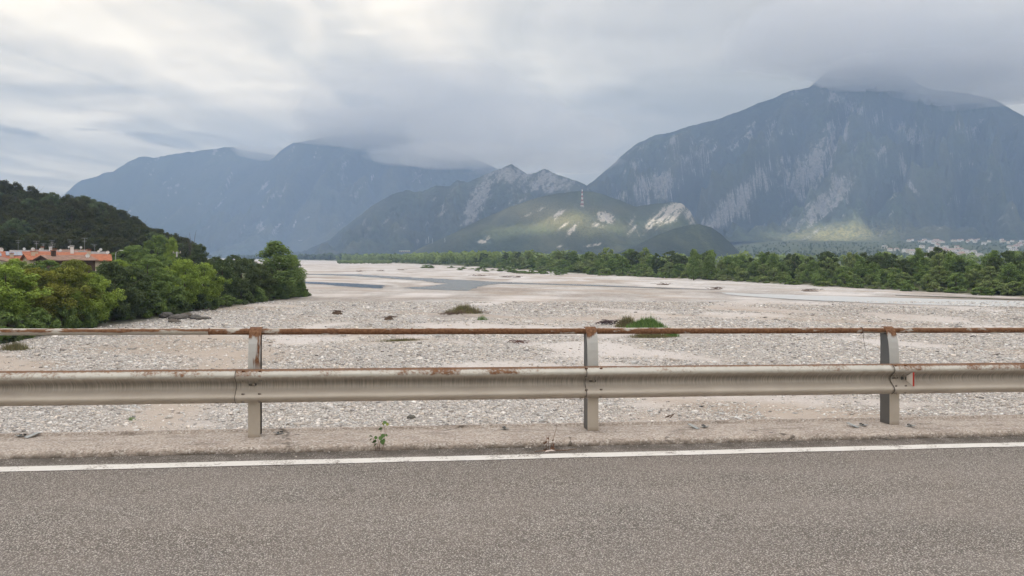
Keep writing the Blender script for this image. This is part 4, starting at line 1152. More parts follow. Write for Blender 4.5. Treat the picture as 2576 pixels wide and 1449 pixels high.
W = []
for _ in range(900):                                       # the wood goes on beyond the left edge of the photo
    y = random.uniform(150, 430); u = random.uniform(-1500, -150); x = (u - UC) / FPX * y
    if x < -60 and (u < -190 or y > 300): W.append((x, y, random.uniform(9, 13)))
for _ in range(160):
    y = random.uniform(-60, 66); x = -48 - random.uniform(1, 30); W.append((x, y, random.uniform(5, 9)))
far_wood('hillside_woodland', 'wood continuing to the left of the photo', L_HILL, W, .22)
# ------------------------------------------------------------------ water
def water_mat(name, rough, col, bump):
    t = NT(name); p = t.pos()
    n = t.noise(t.map(p, (1.2, .5, 1)), 1.3, 4, .6)
    return t.bsdf(col, rough, t.bump(n, bump, .05), spec=.5, IOR=1.33)
m_still = water_mat('still_water', .12, (.065, .066, .066), .35)
m_flow = water_mat('flowing_water', .25, (.15, .155, .145), 1.0)
m_riffle = water_mat('riffle_water', .5, (.46, .475, .48), 1.0)
def water_sheet(name, label, px, mat, z=.05):
    """outline given on the bed; edge made uneven"""
    pts = [bed(u, v, z) for u, v in px]
    out = []
    for a, b in zip(pts, pts[1:] + pts[:1]):
        k = 10
        for i in range(k):
            q = a.lerp(b, i / k); w = .006 * q.y
            out.append(q + Vector((w * 1.6 * float(fbm(q.x / 9, q.y / 9, 3)), w * 2.2 * float(fbm(q.x / 7 + 9, q.y / 7, 3)), 0)))
    bm = bmesh.new(); vs = [bm.verts.new(p) for p in out]; f = bm.faces.new(vs); bmesh.ops.triangulate(bm, faces=[f])
    bmesh.ops.recalc_face_normals(bm, faces=bm.faces)
    if sum(f.normal.z for f in bm.faces) < 0: bmesh.ops.reverse_faces(bm, faces=bm.faces)
    me = bpy.data.meshes.new(name); bm.to_mesh(me); bm.free(); me.materials.append(mat)
    o = link(bpy.data.objects.new(name, me)); tag(o, label, kind='structure'); return o
for nm, lab, px, mt in (('water_pool', 'dark still pool on the gravel', WATER[0], m_still), ('water_channel', 'grey green channel winding through the gravel', WATER[1], m_flow),
                        ('water_riffle', 'pale shallow riffle crossing to the right', WATER[2], m_riffle), ('water_shallow', 'thin grey backwater below the right bank', WATER[3], m_still)):
    water_sheet(nm, lab, px, mt)

# ------------------------------------------------------------------ cobbles
def scatter_stones():
    P_ = []; S_ = []; C_ = []
    def zone(y0, y1, dens, smin, smu, n_try, keep):
        y = np.sqrt(rng.uniform(y0 ** 2, y1 ** 2, n_try)); x = y * rng.uniform(-.70, .70, n_try)
        cob, tan = bed_masks(x, y)
        e = veg_amount(x, y)
        p = np.clip(.06 + cob * (1 - .75 * tan), 0, 1) * (e < -.5)
        ok = rng.uniform(0, 1, n_try) < p * keep
        x, y, cob, tan = x[ok], y[ok], cob[ok], tan[ok]
        s = np.clip(rng.lognormal(math.log(smu), .42, len(x)), smin, .55)
        z = ground_z(x, y) + s * .06
        v = rng.choice([.26, .45, .58, .70, .80], len(x), p=[.06, .18, .34, .29, .13])
        hue = rng.choice(3, len(x), p=[.55, .3, .15])
        tintc = np.array([(1, .955, .91), (1, .905, .815), (.98, .975, .96)])[hue]
        c = v[:, None] * tintc * rng.uniform(.85, 1.15, (len(x), 1))
        P_.append(np.stack([x, y, z], 1)); S_.append(s); C_.append(np.clip(c, 0, .88))
    zone(30, 52, 1, .05, .088, 100000, 1.0)
    zone(52, 78, 1, .085, .130, 62000, 1.0)
    zone(78, 140, 1, .14, .195, 50000, 1.0)
    pts = np.concatenate(P_); s = np.concatenate(S_); c = np.concatenate(C_)
    o = stones_mesh('cobbles', pts, s, c, m_stone, .52)
    tag(o, 'pale rounded cobbles strewn over the river bed', kind='stuff')
    return len(pts)
n_cob = scatter_stones()

def boulder(name, label, p, s, col, seed, group=None, cat='rock'):
    bm = bmesh.new(); bmesh.ops.create_icosphere(bm, subdivisions=3, radius=1)
    co = np.array([v.co[:] for v in bm.verts])
    f = 1 + .30 * fbm(co[:, 0] * 1.3 + seed, co[:, 1] * 1.3 + co[:, 2] * 1.7, 4) + .10 * fbm(co[:, 0] * 4 + seed, co[:, 2] * 4 + co[:, 1] * 3, 3)
    co = co * f[:, None] * np.array(s) / 2
    me = bpy.data.meshes.new(name); bm.to_mesh(me); bm.free(); me.vertices.foreach_set('co', co.astype(np.float32).ravel()); me.update()
    t = NT(name); q = t.obj(); n = t.noise(q, 5, 6, .65)
    t.bsdf(t.mix(t.mapr(n, .3, .7), tuple(c * .6 for c in col), tuple(c * 1.3 for c in col)), .9, t.bump(t.noise(q, 16, 5), .5, .03), spec=.25)
    me.materials.append(t.m)
    o = link(bpy.data.objects.new(name, me)); o.location = (p.x, p.y, float(ground_z(np.array([p.x]), np.array([p.y]))[0]) + s[2] * .22); o.rotation_euler = (random.uniform(-.15, .15), random.uniform(-.15, .15), random.uniform(0, 6))
    tag(o, label, cat, group); return o
boulder('boulder', 'lone dark grey boulder on the cobbles below the guard rail', bed(1034, 1051), (.42, .34, .26), (.13, .125, .11), 1.0)
boulder('boulder', 'small pale boulder at the lower left of the cobbles', bed(425, 1052), (.34, .28, .22), (.5, .48, .45), 2.0)
for k, (u, v, s, lab) in enumerate(((418, 800, (3.0, 1.6, 1.1), 'leftmost dark rock slab at the foot of the left bank'), (448, 803, (2.6, 1.5, .9), 'dark rock slab second from the left at the bank foot'), (470, 800, (2.2, 1.4, 1.0), 'dark upright slab in the middle of the bank rocks'), (492, 802, (2.6, 1.4, .7), 'flat dark slab right of the upright one'), (512, 804, (2.2, 1.2, .5), 'rightmost flat brown slab of the bank rocks'), (440, 811, (2.0, 1.2, .5), 'low slab in front of the bank rocks'))):
    boulder('rock_slab', lab, bed(u, v), s, ((.10, .095, .09), (.13, .12, .11), (.11, .095, .08))[k % 3], 4.0 + k, 'rock slabs at the foot of the left bank')

# ------------------------------------------------------------------ drift wood, tufts and brush on the gravel
m_twig = flat('dead_twig', (.115, .078, .055), .95, 0, .4, 6); m_mud = flat('root_mud', (.14, .095, .065), 1.0, 0, .45, 9)
t = NT('grass_blade'); a = t.attr('tint'); m_blade = t.bsdf(t.mix(a, (.19, .155, .095), (.20, .21, .08)), .9, spec=.15)
t = NT('green_blade'); a = t.attr('tint'); m_green_blade = t.bsdf(t.mix(a, (.075, .14, .04), (.19, .31, .085)), .9, spec=.2)
def blades(name, mat, parent, n, rx, ry, h, w=.012, lean=.35):
    x = rng.normal(0, rx * .45, n); y = rng.normal(0, ry * .45, n); fall = np.exp(-(x / rx) ** 2 - (y / ry) ** 2)
    hh = h * fall ** .6 * rng.uniform(.35, 1.1, n) * (1 + .45 * fbm(x * 2.2 + h, y * 2.2, 3)) * np.where(rng.uniform(0, 1, n) < .05, 1.4, 1); an = rng.uniform(0, 2 * np.pi, n); ln = rng.uniform(0, lean, n) * hh
    b = np.stack([x, y, np.zeros(n)], 1); dx = np.stack([np.cos(an), np.sin(an), np.zeros(n)], 1); px = np.stack([-np.sin(an), np.cos(an), np.zeros(n)], 1) * w
    up = np.array([0, 0, 1.0])
    m1 = b + dx * (ln * .35)[:, None] + up * (hh * .6)[:, None]; tp = b + dx * ln[:, None] + up * hh[:, None]
    V = np.stack([b - px, b + px, m1 + px * .8, m1 - px * .8, tp], 1).reshape(-1, 3)
    i = np.arange(n) * 5
    F = np.concatenate([np.stack([i, i + 1, i + 2, i + 3], 1), np.stack([i + 3, i + 2, i + 4, i + 4], 1)])
    me = bpy.data.meshes.new(name); me.from_pydata(V.tolist(), [], [tuple(f) if f[2] != f[3] else tuple(f[:3]) for f in F.tolist()])
    at = me.attributes.new('tint', 'FLOAT', 'POINT'); at.data.foreach_set('value', np.repeat(rng.uniform(0, 1, n), 5).astype(np.float32))
    me.materials.append(mat); o = link(bpy.data.objects.new(name, me), parent); return o
def twigs(name, parent, n, L, spread, z=.05, r=.02, mat=None):
    m = MB()
    for k in range(n):
        a = random.uniform(0, 6.28); p = Vector((random.gauss(0, spread), random.gauss(0, spread * .5), z + random.uniform(0, z)))
        d = Vector((math.cos(a), math.sin(a) * .6, random.uniform(-.05, .35))) * L * random.uniform(.4, 1.1)
        m.tube([p - d * .5, p + Vector((0, 0, random.uniform(0, .1) * L)), p + d * .5], [r, r * .9, r * .4], 5)
    return m.build(name, mat or m_twig, parent)
def mound(name, parent, s, mat, seed):
    bm = bmesh.new(); bmesh.ops.create_icosphere(bm, subdivisions=4, radius=1); co = np.array([v.co[:] for v in bm.verts])
    f = 1 + .35 * fbm(co[:, 0] * 1.8 + seed, co[:, 1] * 1.8 + co[:, 2], 4) + .22 * fbm(co[:, 0] * 7 + seed, co[:, 2] * 7 + co[:, 1] * 5, 3)
    co = co * f[:, None] * np.array(s); me = bpy.data.meshes.new(name); bm.to_mesh(me); bm.free()
    me.vertices.foreach_set('co', co.astype(np.float32).ravel()); me.update(); me.materials.append(mat)
    return link(bpy.data.objects.new(name, me), parent)
def on_bed(name, u, v, label, cat, group=None, rz=0.0):
    p = bed(u, v); z = float(ground_z(np.array([p.x]), np.array([p.y]))[0])
    for (cu, cv, rr) in ((1165, 796, 4.5), (1600, 838, 5.5)):
        c = bed(cu, cv); z += .35 * math.exp(-(((p.x - c.x) / rr) ** 2 + ((p.y - c.y) / (rr * .8)) ** 2))
    e = empty(name, (p.x, p.y, z), rz); tag(e, label, cat, group); return e
h = on_bed('grass_hummock', 1168, 793, 'brown hummock of dry grass and driftwood in the middle of the gravel', 'hummock')
mound('mound', h, (1.7, 1.0, .62), m_mud, 3.0); blades('dry_grass', m_blade, h, 1700, 2.3, 1.3, 1.35, .02); twigs('driftwood', h, 22, 2.2, 1.6, .15, .035)
h = on_bed('driftwood_bundle', 1138, 797, 'flat bundle of driftwood left of the grass hummock', 'driftwood'); twigs('branch', h, 16, 2.4, .7, .10, .04)
h = on_bed('grass_tuft', 1212, 806, 'thin green grass tuft below the hummock', 'grass tuft'); blades('grass', m_green_blade, h, 220, .7, .3, .7, .012)
h = on_bed('root_wad', 848, 791, 'brown root wad lying left on the open gravel', 'root wad'); mound('root_ball', h, (.75, .55, .42), m_mud, 5.0); twigs('root', h, 26, 1.3, .35, .25, .03)
h = on_bed('root_wad', 979, 806, 'brown root wad lying left of the grass hummock', 'root wad'); mound('root_ball', h, (.6, .45, .36), m_mud, 7.0); twigs('root', h, 24, 1.1, .3, .22, .03)
h = on_bed('green_bush', 1628, 829, 'low bright green bush on the gravel behind the handrail', 'bush'); blades('shoots', m_green_blade, h, 3600, 1.75, 1.2, 1.15, .025, .3); mound('mound', h, (1.3, .8, .22), m_mud, 2.5)
h = on_bed('green_tuft', 1688, 850, 'small green tuft right of and below the green bush', 'grass tuft'); blades('shoots', m_green_blade, h, 700, .75, .5, .75, .018, .3)
h = on_bed('dry_bush', 1577, 826, 'grey brown twiggy bush left of the green bush', 'bush'); blades('stems', m_blade, h, 1500, 1.2, .8, 1.35, .018, .6); twigs('branch', h, 20, 1.6, .9, .3, .025)
h = on_bed('driftwood_bundle', 1532, 818, 'dark driftwood trunk and branches left of the twiggy bush', 'driftwood'); twigs('branch', h, 18, 2.6, .5, .18, .05, flat('dark_driftwood', (.07, .045, .045), .95, 0, .3, 6))
h = on_bed('dry_tuft', 1635, 852, 'olive dry grass on the little sand bank below the green bush', 'grass tuft'); blades('grass', m_blade, h, 1800, 1.9, .7, .6, .015, .5)
h = on_bed('brushwood', 1300, 866, 'reddish brushwood heap just below the handrail left of the middle post', 'brushwood'); twigs('branch', h, 26, 1.3, .5, .14, .022, flat('red_twig', (.115, .06, .05), .95, 0, .3, 6))
h = on_bed('grass_tuft', 38, 880, 'dark grass tuft on the gravel at the left edge below the handrail', 'grass tuft'); blades('grass', m_blade, h, 900, 1.2, .8, .75, .014, .5)
h = on_bed('grass_streak', 1010, 858, 'thin streak of olive grass on the sand below the handrail', 'grass'); blades('grass', m_blade, h, 900, 2.6, .35, .35, .013, .6); h.rotation_euler[2] = .35
h = on_bed('grass_tuft', 330, 1056, 'small weed tuft on the cobbles left of the first post', 'grass tuft'); blades('grass', m_green_blade, h, 90, .2, .2, .22, .006, .5)
h = on_bed('driftwood_stick', 1690, 1049, 'short dark stick on the cobbles right of the middle post', 'driftwood'); twigs('branch', h, 3, .55, .08, .05, .03)
for k, (u, v, w, lab) in enumerate(((1207, 694.5, 5, 'driftwood heap on the far gravel beyond the channel bend'), (1274, 697.5, 4, 'driftwood heap right of the heap beyond the channel bend'), (958, 682, 4, 'driftwood heap on the far gravel left of centre'), (1010, 679.5, 4, 'driftwood heap on the far gravel near the pale building'), (1300, 698, 3, 'small driftwood at the right end of the far heaps'), (1668, 717, 3, 'driftwood twig heap on the gravel below the right bank'), (905, 683, 3, 'small driftwood beside the left far heap'), (2040, 733, 3.4, 'driftwood heap under the right bank bushes'), (1800, 728, 2.6, 'driftwood twigs between the channel and the right bank'))):
    h = on_bed('driftwood_heap', u, v, lab, 'driftwood', 'driftwood heaps on the far gravel'); mound('mound', h, (w * .5, w * .2, .22), m_mud, 11.0 + k); twigs('branch', h, 12, w * .8, w * .35, .22, .05)

# ------------------------------------------------------------------ weeds on the kerb
t = NT('weed_leaf'); m_weed = t.bsdf(t.mix(t.noise(t.obj(), 30, 3), (.045, .105, .022), (.105, .19, .05)), .6, spec=.35)
m_weed_y = flat('weed_leaf_pale', (.24, .27, .06), .6, 0, .3, 30); m_stem = flat('weed_stem', (.16, .085, .055), .8); m_dry = flat('dry_weed', (.16, .085, .05), .9, 0, .4, 20)
def kerb_at(u, v, z=0.0):
    d = (EYE - (BO.z + z)) * FPX / (v - VH); return Vector(((u - UC) / FPX * d, d, BO.z + z))
def leaf_mesh(mat):
    L = 10; pts = []
    for k in range(L):
        s = k / (L - 1); w = math.sin(math.pi * s ** .8) * .5
        pts.append((s, w, -.12 * s * s))
    vs = [(x, -w, z + w * .15) for x, w, z in pts] + [(x, 0, z - .02) for x, w, z in pts] + [(x, w, z + w * .15) for x, w, z in pts]
    fs = [(i, i + 1, L + i + 1, L + i) for i in range(L - 1)] + [(L + i, L + i + 1, 2 * L + i + 1, 2 * L + i) for i in range(L - 1)]
    me = bpy.data.meshes.new('leaf'); me.from_pydata(vs, [], fs); me.materials.append(mat); me.polygons.foreach_set('use_smooth', [True] * len(me.polygons)); return me
lm, lmy = leaf_mesh(m_weed), leaf_mesh(m_weed_y)
p0 = kerb_at(953, 1141, ROADZ + .006)
e = empty('sapling_weed', p0, TH); tag(e, 'young green weed with oval leaves growing out of the kerb joint', 'weed')
PX = 7.1 / FPX
def wl(u, v): return Vector(((u - 953) * PX, 0, (1141 - v) * PX))
stems = [[(953, 1141), (955, 1120), (957, 1100), (959, 1085)], [(958, 1141), (968, 1110), (968, 1085), (965, 1068)], [(948, 1138), (943, 1120), (940, 1106), (937, 1098)], [(951, 1140), (950, 1122), (952, 1110), (948, 1102)]]
for st in stems:
    MB().tube([wl(*q) + Vector((0, .004 * i, 0)) for i, q in enumerate(st)], [.0024, .002, .0016, .001], 5).build('stem', m_stem, e, smooth=True)
MB().tube([wl(950, 1140), wl(960, 1143) + Vector((0, -.02, 0)), wl(976, 1149) + Vector((0, -.06, 0))], [.003, .002, .001], 5).tube([wl(952, 1140), wl(962, 1148) + Vector((0, -.04, 0)), wl(968, 1154) + Vector((0, -.08, 0))], [.003, .002, .001], 5).build('root', m_stem, e, smooth=True)
for (u, v, s, rz, tl, y_) in ((963, 1066, .050, .3, -.4, 0), (966, 1072, .046, 2.6, -.9, 1), (962, 1078, .050, 3.3, .2, 0), (970, 1068, .040, .2, .1, 1), (960, 1082, .044, 4.2, .5, 0), (952, 1104, .056, .4, -.3, 0), (958, 1100, .060, .1, -.5, 0), (948, 1110, .060, 3.4, .1, 0), (956, 1112, .066, .8, .2, 0), (948, 1116, .060, 3.8, .4, 0), (961, 1108, .050, 5.5, .1, 0), (938, 1098, .046, 2.8, -.2, 0), (941, 1101, .044, .4, .1, 0), (936, 1103, .040, 3.6, .5, 0), (969, 1095, .03, .5, .1, 0)):
    l = bpy.data.objects.new('leaf', lmy if y_ else lm); link(l, e)
    l.location = wl(u, v) + Vector((0, random.uniform(-.01, .01), 0)); l.rotation_euler = (R(50) + random.uniform(-.4, .4), tl, rz * .5 if rz < 1.5 else rz); l.scale = (s * .78, s * .78, s * .78)
p0 = kerb_at(1383, 1131, ROADZ + .006); e = empty('dry_weed', p0, TH); tag(e, 'dry brown weed stalks in the kerb joint near the middle post', 'weed')
def wl2(u, v): return Vector(((u - 1383) * PX, 0, (1131 - v) * PX))
for st in ([(1376, 1131), (1374, 1112), (1375, 1095)], [(1385, 1131), (1390, 1110), (1398, 1085), (1402, 1068)], [(1380, 1131), (1380, 1110), (1381, 1092)], [(1390, 1131), (1392, 1118), (1394, 1106)]):
    MB().tube([wl2(*q) for q in st], [.002] * (len(st) - 1) + [.001], 5).build('stalk', m_dry, e, smooth=True)
dl = leaf_mesh(m_dry)
for (u, v, s, rz) in ((1374, 1108, .035, 1.9), (1376, 1100, .028, .7), (1373, 1115, .03, 3.4), (1391, 1116, .03, 1.2), (1394, 1106, .025, 2.8), (1384, 1126, .05, .3), (1378, 1130, .05, 3.0)):
    l = bpy.data.objects.new('leaf', dl); link(l, e); l.location = wl2(u, v); l.rotation_euler = (R(60), rz, 0); l.scale = (s, s * .7, s)
p0 = kerb_at(1384, 1137, ROADZ + .02); b = MB()
b.add([(-.05, 0, 0), (0, -.012, .012), (.055, .006, .004), (.02, .025, .016), (-.03, .02, .012)], [(0, 1, 3, 4), (1, 2, 3)])
o = b.build('paper_scrap', flat('scrap_pale', (.52, .44, .40), .8)); o.location = p0; o.rotation_euler = (0, 0, TH); tag(o, 'crumpled pale scrap lying at the kerb under the dry weed', 'litter')
b = MB(); b.tube([(-.20, 0, .004), (-.05, .012, .008), (.1, .004, .005), (.19, .02, .01)], [.003, .004, .0035, .002], 5); o = b.build('fallen_stalk', m_dry, smooth=True); o.location = kerb_at(1400, 1135, ROADZ + .01); o.rotation_euler = (0, 0, TH); tag(o, 'long dry stalk lying in the gutter by the dry weed', 'twig')

# ------------------------------------------------------------------ houses on the left bank
def roof_mat(name, col, rows=3.2):
    t = NT(name); q = t.obj(); n = t.noise(q, 1.2, 5); f = t.noise(q, 9, 4)
    w = t.n('TexWave', {'wave_type': 'BANDS', 'bands_direction': 'X'}, Vector=q, Scale=1.4)
    c = t.mix(t.mapr(n, .3, .7), tuple(x * .7 for x in col), tuple(min(1, x * 1.25) for x in col)); c = t.mix(t.mapr(f, .5, .7, 0, .4), c, tuple(x * .5 for x in col))
    return t.bsdf(c, .9, t.bump(w.outputs['Fac'], .6, .06), spec=.2)
m_red = roof_mat('red_tiles', (.36, .135, .08)); m_red2 = roof_mat('orange_tiles', (.40, .155, .085)); m_brown = roof_mat('brown_tiles', (.27, .175, .135)); m_greyroof = roof_mat('grey_tiles', (.27, .25, .245))
m_wall_w = flat('white_render', (.62, .60, .56), .9); m_wall_wood = flat('dark_timber', (.075, .045, .03), .9, 0, .3, 3); m_wall_c = flat('cream_render', (.55, .47, .36), .9); m_glass = flat('window_glass', (.035, .04, .045), .15)
m_dish = flat('white_dish', (.74, .74, .73), .5); m_panel = flat('solar_panel', (.16, .19, .24), .2, .2); m_alu = flat('aluminium', (.42, .43, .44), .45, .5)
def house(name, label, u, d, width, depth, eave_v, ridge_v, rz, wall, roof, along=True, group=None, z_ground=None, parts=()):
    """gabled house: ridge along local x; the roof is two thick slopes that overhang the walls"""
    x = (u - UC) / FPX * d; z0 = float(ground_z(np.array([x]), np.array([d]))[0]) if z_ground is None else z_ground
    he = EYE - (eave_v - VH) / FPX * d - z0; hr = EYE - (ridge_v - VH) / FPX * d - z0
    e = empty(name, (x, d, z0), rz); tag(e, label, 'house', group)
    w2, d2 = width / 2, depth / 2
    m = MB(); m.add([(-w2, -d2, -1), (w2, -d2, -1), (w2, d2, -1), (-w2, d2, -1), (-w2, -d2, he), (w2, -d2, he), (w2, d2, he), (-w2, d2, he), (-w2, 0, hr - .12), (w2, 0, hr - .12)],
        [(0, 1, 5, 4), (2, 3, 7, 6), (1, 2, 6, 9, 5), (3, 0, 4, 8, 7), (0, 3, 2, 1)])
    m.build('wall', wall, e)
    o_ = .55; sl = (hr - he) / d2
    r = MB()
    for sg in (-1, 1):
        a = [(-w2 - o_, sg * (d2 + o_), he - sl * o_), (w2 + o_, sg * (d2 + o_), he - sl * o_), (w2 + o_, 0, hr), (-w2 - o_, 0, hr)]
        r.add(a + [(p[0], p[1], p[2] + .16) for p in a], [(0, 1, 2, 3), (4, 7, 6, 5), (0, 4, 5, 1), (2, 6, 7, 3), (0, 3, 7, 4), (1, 5, 6, 2)])
    rf = r.build('roof', roof, e)
    for i in range(max(2, int(width // 3.2))):
        wx = -w2 + width * (i + .5) / max(2, int(width // 3.2))
        wn = MB().box((wx, -d2 - .03, he - 1.5), (1.0, .08, 1.25)).build('window', m_wall_w, e)
        MB().box((wx, -d2 - .075, he - 1.5), (.84, .03, 1.08)).build('pane', m_glass, wn)
    def on_roof(px, py): return hr - abs(py) * sl + .16
    for prt in parts:
        k = prt[0]
        if k == 'chimney':
            _, px, py, h, mat = prt
            c = MB().box((px, py, on_roof(px, py) + h / 2 - .4), (.75, .75, h + .8)).build('chimney', mat, rf)
            MB().box((px, py, on_roof(px, py) + h + .08), (1.0, 1.0, .14)).box((px, py, on_roof(px, py) + h + .38), (1.0, 1.0, .08)).build('chimney_cap', m_red2 if mat is not m_dish else m_dish, c)
        elif k == 'dish':
            _, px, py, s, h = prt; s *= .82
            c = Vector((px, py, on_roof(px, py) + h)); vs = [c]; fs = []; n = 16
            for ring in (1, 2, 3):
                for q in range(n):
                    a = 2 * math.pi * q / n; rr = s * ring / 3
                    vs.append(c + Vector((rr * math.cos(a) + .12, -.28 * s * (ring / 3) ** 2, rr * math.sin(a))))
            fs += [(0, 1 + q, 1 + (q + 1) % n) for q in range(n)]
            for ring in range(2): fs += [(1 + ring * n + q, 1 + (ring + 1) * n + q, 1 + (ring + 1) * n + (q + 1) % n, 1 + ring * n + (q + 1) % n) for q in range(n)]
            b = MB().add(vs, fs); do = b.build('satellite_dish', m_dish, rf, smooth=True)
            MB().tube([(px, py + .05, on_roof(px, py) - .1), (px, py + .05, c.z)], .05, 6).build('dish_pole', m_alu, do)
            MB().tube([c + Vector((.1, 0, -s * .8)), c + Vector((.1, -s * .8, -.1))], .03, 5).build('feed_arm', m_alu, do)
        elif k == 'aerial':
            _, px, py, h = prt
            h *= .78; z = on_roof(px, py); m = MB().tube([(px, py, z - .2), (px, py, z + h)], .03, 6)
            for zz, L in ((h, 1.3), (h * .8, .8)):
                m.tube([(px - L / 2, py, z + zz), (px + L / 2, py, z + zz)], .016, 5)
                for j in range(6): m.tube([(px - L / 2 + L * j / 5, py - .02, z + zz - .2), (px - L / 2 + L * j / 5, py - .02, z + zz + .2)], .010, 4)
            m.build('aerial', m_alu, rf)
        elif k == 'solar':
            _, px, py, w, h = prt
            nrm = math.atan(sl)
            for j in range(3):
                m = MB().box((px + (j - 1) * w / 3, py, on_roof(px, py) + .10), (w / 3 - .06, h, .06), Euler((nrm, 0, 0)).to_matrix())
                m.build('solar_panel', m_panel, rf)
        elif k == 'dormer':
            _, px, py = prt
            MB().box((px, py, on_roof(px, py) + .25), (1.6, 1.0, .7)).build('roof_light', m_alu, rf)
    return e
VG = 'houses below the wooded hill'
house('house', 'long house with red roof and solar panels at the left edge', 44, 188, 15.5, 10, 654, 634, R(36), m_wall_w, m_red, group=VG, parts=(('solar', -4.8, -2.2, 3.0, 2.2), ('solar', -.8, -1.6, 3.4, 2.6), ('chimney', 3.6, -2.6, 1.0, m_wall_c), ('dish', -3.4, .8, .65, .7), ('aerial', -5.3, .5, 3.6), ('chimney', -1.4, -3.4, .7, m_wall_c), ('aerial', 3.9, .5, 3.4)))
house('house', 'house with white gable at the far left edge below the red roof', -14, 160, 9, 8, 660, 648, R(108), m_wall_w, m_brown, group=VG)
house('house', 'dark timber house with brown roof in front of the red roofs', 165, 168, 8.6, 8.5, 654.5, 643.5, R(50), m_wall_wood, m_brown, group=VG, parts=(('chimney', -2.7, -.9, 1.1, m_wall_wood), ('dish', 3.4, -2.2, .55, .35), ('aerial', -2.2, 1.2, 3.3)))
house('house', 'house with bright orange roof and white chimney behind the brown roof', 172, 198, 7.6, 8, 646, 636, R(34), m_wall_c, m_red2, group=VG, parts=(('chimney', .7, -1.0, 1.5, m_dish), ('aerial', 3.6, .2, 4.6), ('dish', -1.8, .4, .4, .6)))
house('house', 'rightmost orange roofed house next to the street lamp', 243, 185, 5.2, 8.5, 655, 640.5, R(28), m_wall_c, m_red2, group=VG, parts=(('dish', 2.2, -1.0, .45, .7), ('dish', .3, .6, .35, .8), ('chimney', -1.6, -.6, .9, m_wall_c)))
house('house', 'house with orange roof between the long red roof and the brown roof', 96, 176, 4.6, 9, 653, 640, R(40), m_wall_c, m_red2, group=VG, parts=(('chimney', -1.2, -1.4, .8, m_wall_c),))
house('house', 'grey roofed house behind the solar panels', 72, 232, 8.5, 8, 640, 630.5, R(38), m_wall_w, m_greyroof, group=VG, parts=(('dish', .9, -.6, .65, .4), ('aerial', -2.6, .2, 3.6), ('dish', -1.3, -.5, .45, .5), ('aerial', 3.8, .2, 2.6)))
house('house', 'grey roofed house in the middle of the back row', 122, 236, 6.5, 8, 641, 629.5, R(30), m_wall_w, m_greyroof, group=VG, parts=(('chimney', -1.6, -.6, .8, m_wall_w), ('chimney', .5, -.6, .9, m_dish), ('aerial', .9, .2, 3.6), ('dish', -2.2, -.8, .4, .4)))
house('house', 'brown roofed house behind the white chimney', 187, 238, 6.0, 8, 640, 629, R(33), m_wall_c, m_brown, group=VG, parts=(('dish', 1.6, -.5, .42, .8), ('aerial', -1.1, .2, 3.8), ('dish', -1.6, -.4, .34, .9)))
house('house', 'low grey house behind the rightmost orange roof', 226, 226, 7.5, 8, 645, 634, R(35), m_wall_w, m_greyroof, group=VG, parts=(('dish', 2.6, -.4, .5, .7), ('dormer', -2.2, -1.4), ('aerial', 1.2, .2, 2.6)))
# street lamp and utility pole
e = empty('street_lamp', P(291, 700, 160), 0); e.location.z = float(ground_z(np.array([e.location.x]), np.array([160.]))[0]); zt = EYE - (631.5 - VH) / FPX * 160 - e.location.z
tag(e, 'pale street lamp with a long arm right of the roofs', 'street lamp')
MB().tube([(0, 0, -.3), (0, 0, zt - .8), (.05, 0, zt - .3)], [.09, .07, .06], 8).build('pole', m_alu, e, smooth=True)
MB().tube([(.05, 0, zt - .3), (.45, 0, zt), (1.05, 0, zt + .12)], .035, 6).build('arm', m_alu, e, smooth=True)
MB().box((1.2, 0, zt + .13), (.6, .26, .14)).build('lamp_head', m_dish, e, bevel=.03)
e = empty('utility_pole', P(445, 700, 150), .2); e.location.z = float(ground_z(np.array([e.location.x]), np.array([150.]))[0]); zt = EYE - (633 - VH) / FPX * 150 - e.location.z
tag(e, 'pale concrete utility pole with a short cross arm among the trees', 'utility pole')
m_pole = flat('pole_concrete', (.36, .35, .33), .9)
MB().tube([(0, 0, -.3), (0, 0, zt)], [.2, .13], 8).build('pole', m_pole, e, smooth=True); MB().box((0, 0, zt - .25), (1.5, .12, .12)).build('cross_arm', m_pole, e)
for k in (-.62, .62): MB().tube([(k, 0, zt - .2), (k, 0, zt + .12)], .06, 6).build('insulator', m_wall_c, e)

# ------------------------------------------------------------------ the far village on the right
def ray_ground(u, v, y0=1350, y1=4200):
    k = (VH - v) / FPX; ys = np.linspace(y0, y1, 400); xs_ = (u - UC) / FPX * ys
    g = ground_z(xs_, ys) - (EYE + k * ys)
    i = np.argmax(g > 0); return float(ys[i]) if g[i] > 0 else None
def small_house_meshes(w, dp, h, rh):
    m = MB(); w2, d2 = w / 2, dp / 2
    m.add([(-w2, -d2, -3), (w2, -d2, -3), (w2, d2, -3), (-w2, d2, -3), (-w2, -d2, h), (w2, -d2, h), (w2, d2, h), (-w2, d2, h), (-w2, 0, h + rh - .1), (w2, 0, h + rh - .1)], [(0, 1, 5, 4), (2, 3, 7, 6), (1, 2, 6, 9, 5), (3, 0, 4, 8, 7)])
    a = m.build('wall', m_wall_w); wall = a.data; bpy.data.objects.remove(a)
    r = MB()
    for sg in (-1, 1):
        q = [(-w2 - .6, sg * (d2 + .6), h - .3), (w2 + .6, sg * (d2 + .6), h - .3), (w2 + .6, 0, h + rh), (-w2 - .6, 0, h + rh)]
        r.add(q + [(p[0], p[1], p[2] + .3) for p in q], [(0, 1, 2, 3), (4, 7, 6, 5), (0, 4, 5, 1), (2, 6, 7, 3), (0, 3, 7, 4), (1, 5, 6, 2)])
    a = r.build('roof', m_red); roof = a.data; bpy.data.objects.remove(a)
    return wall, roof
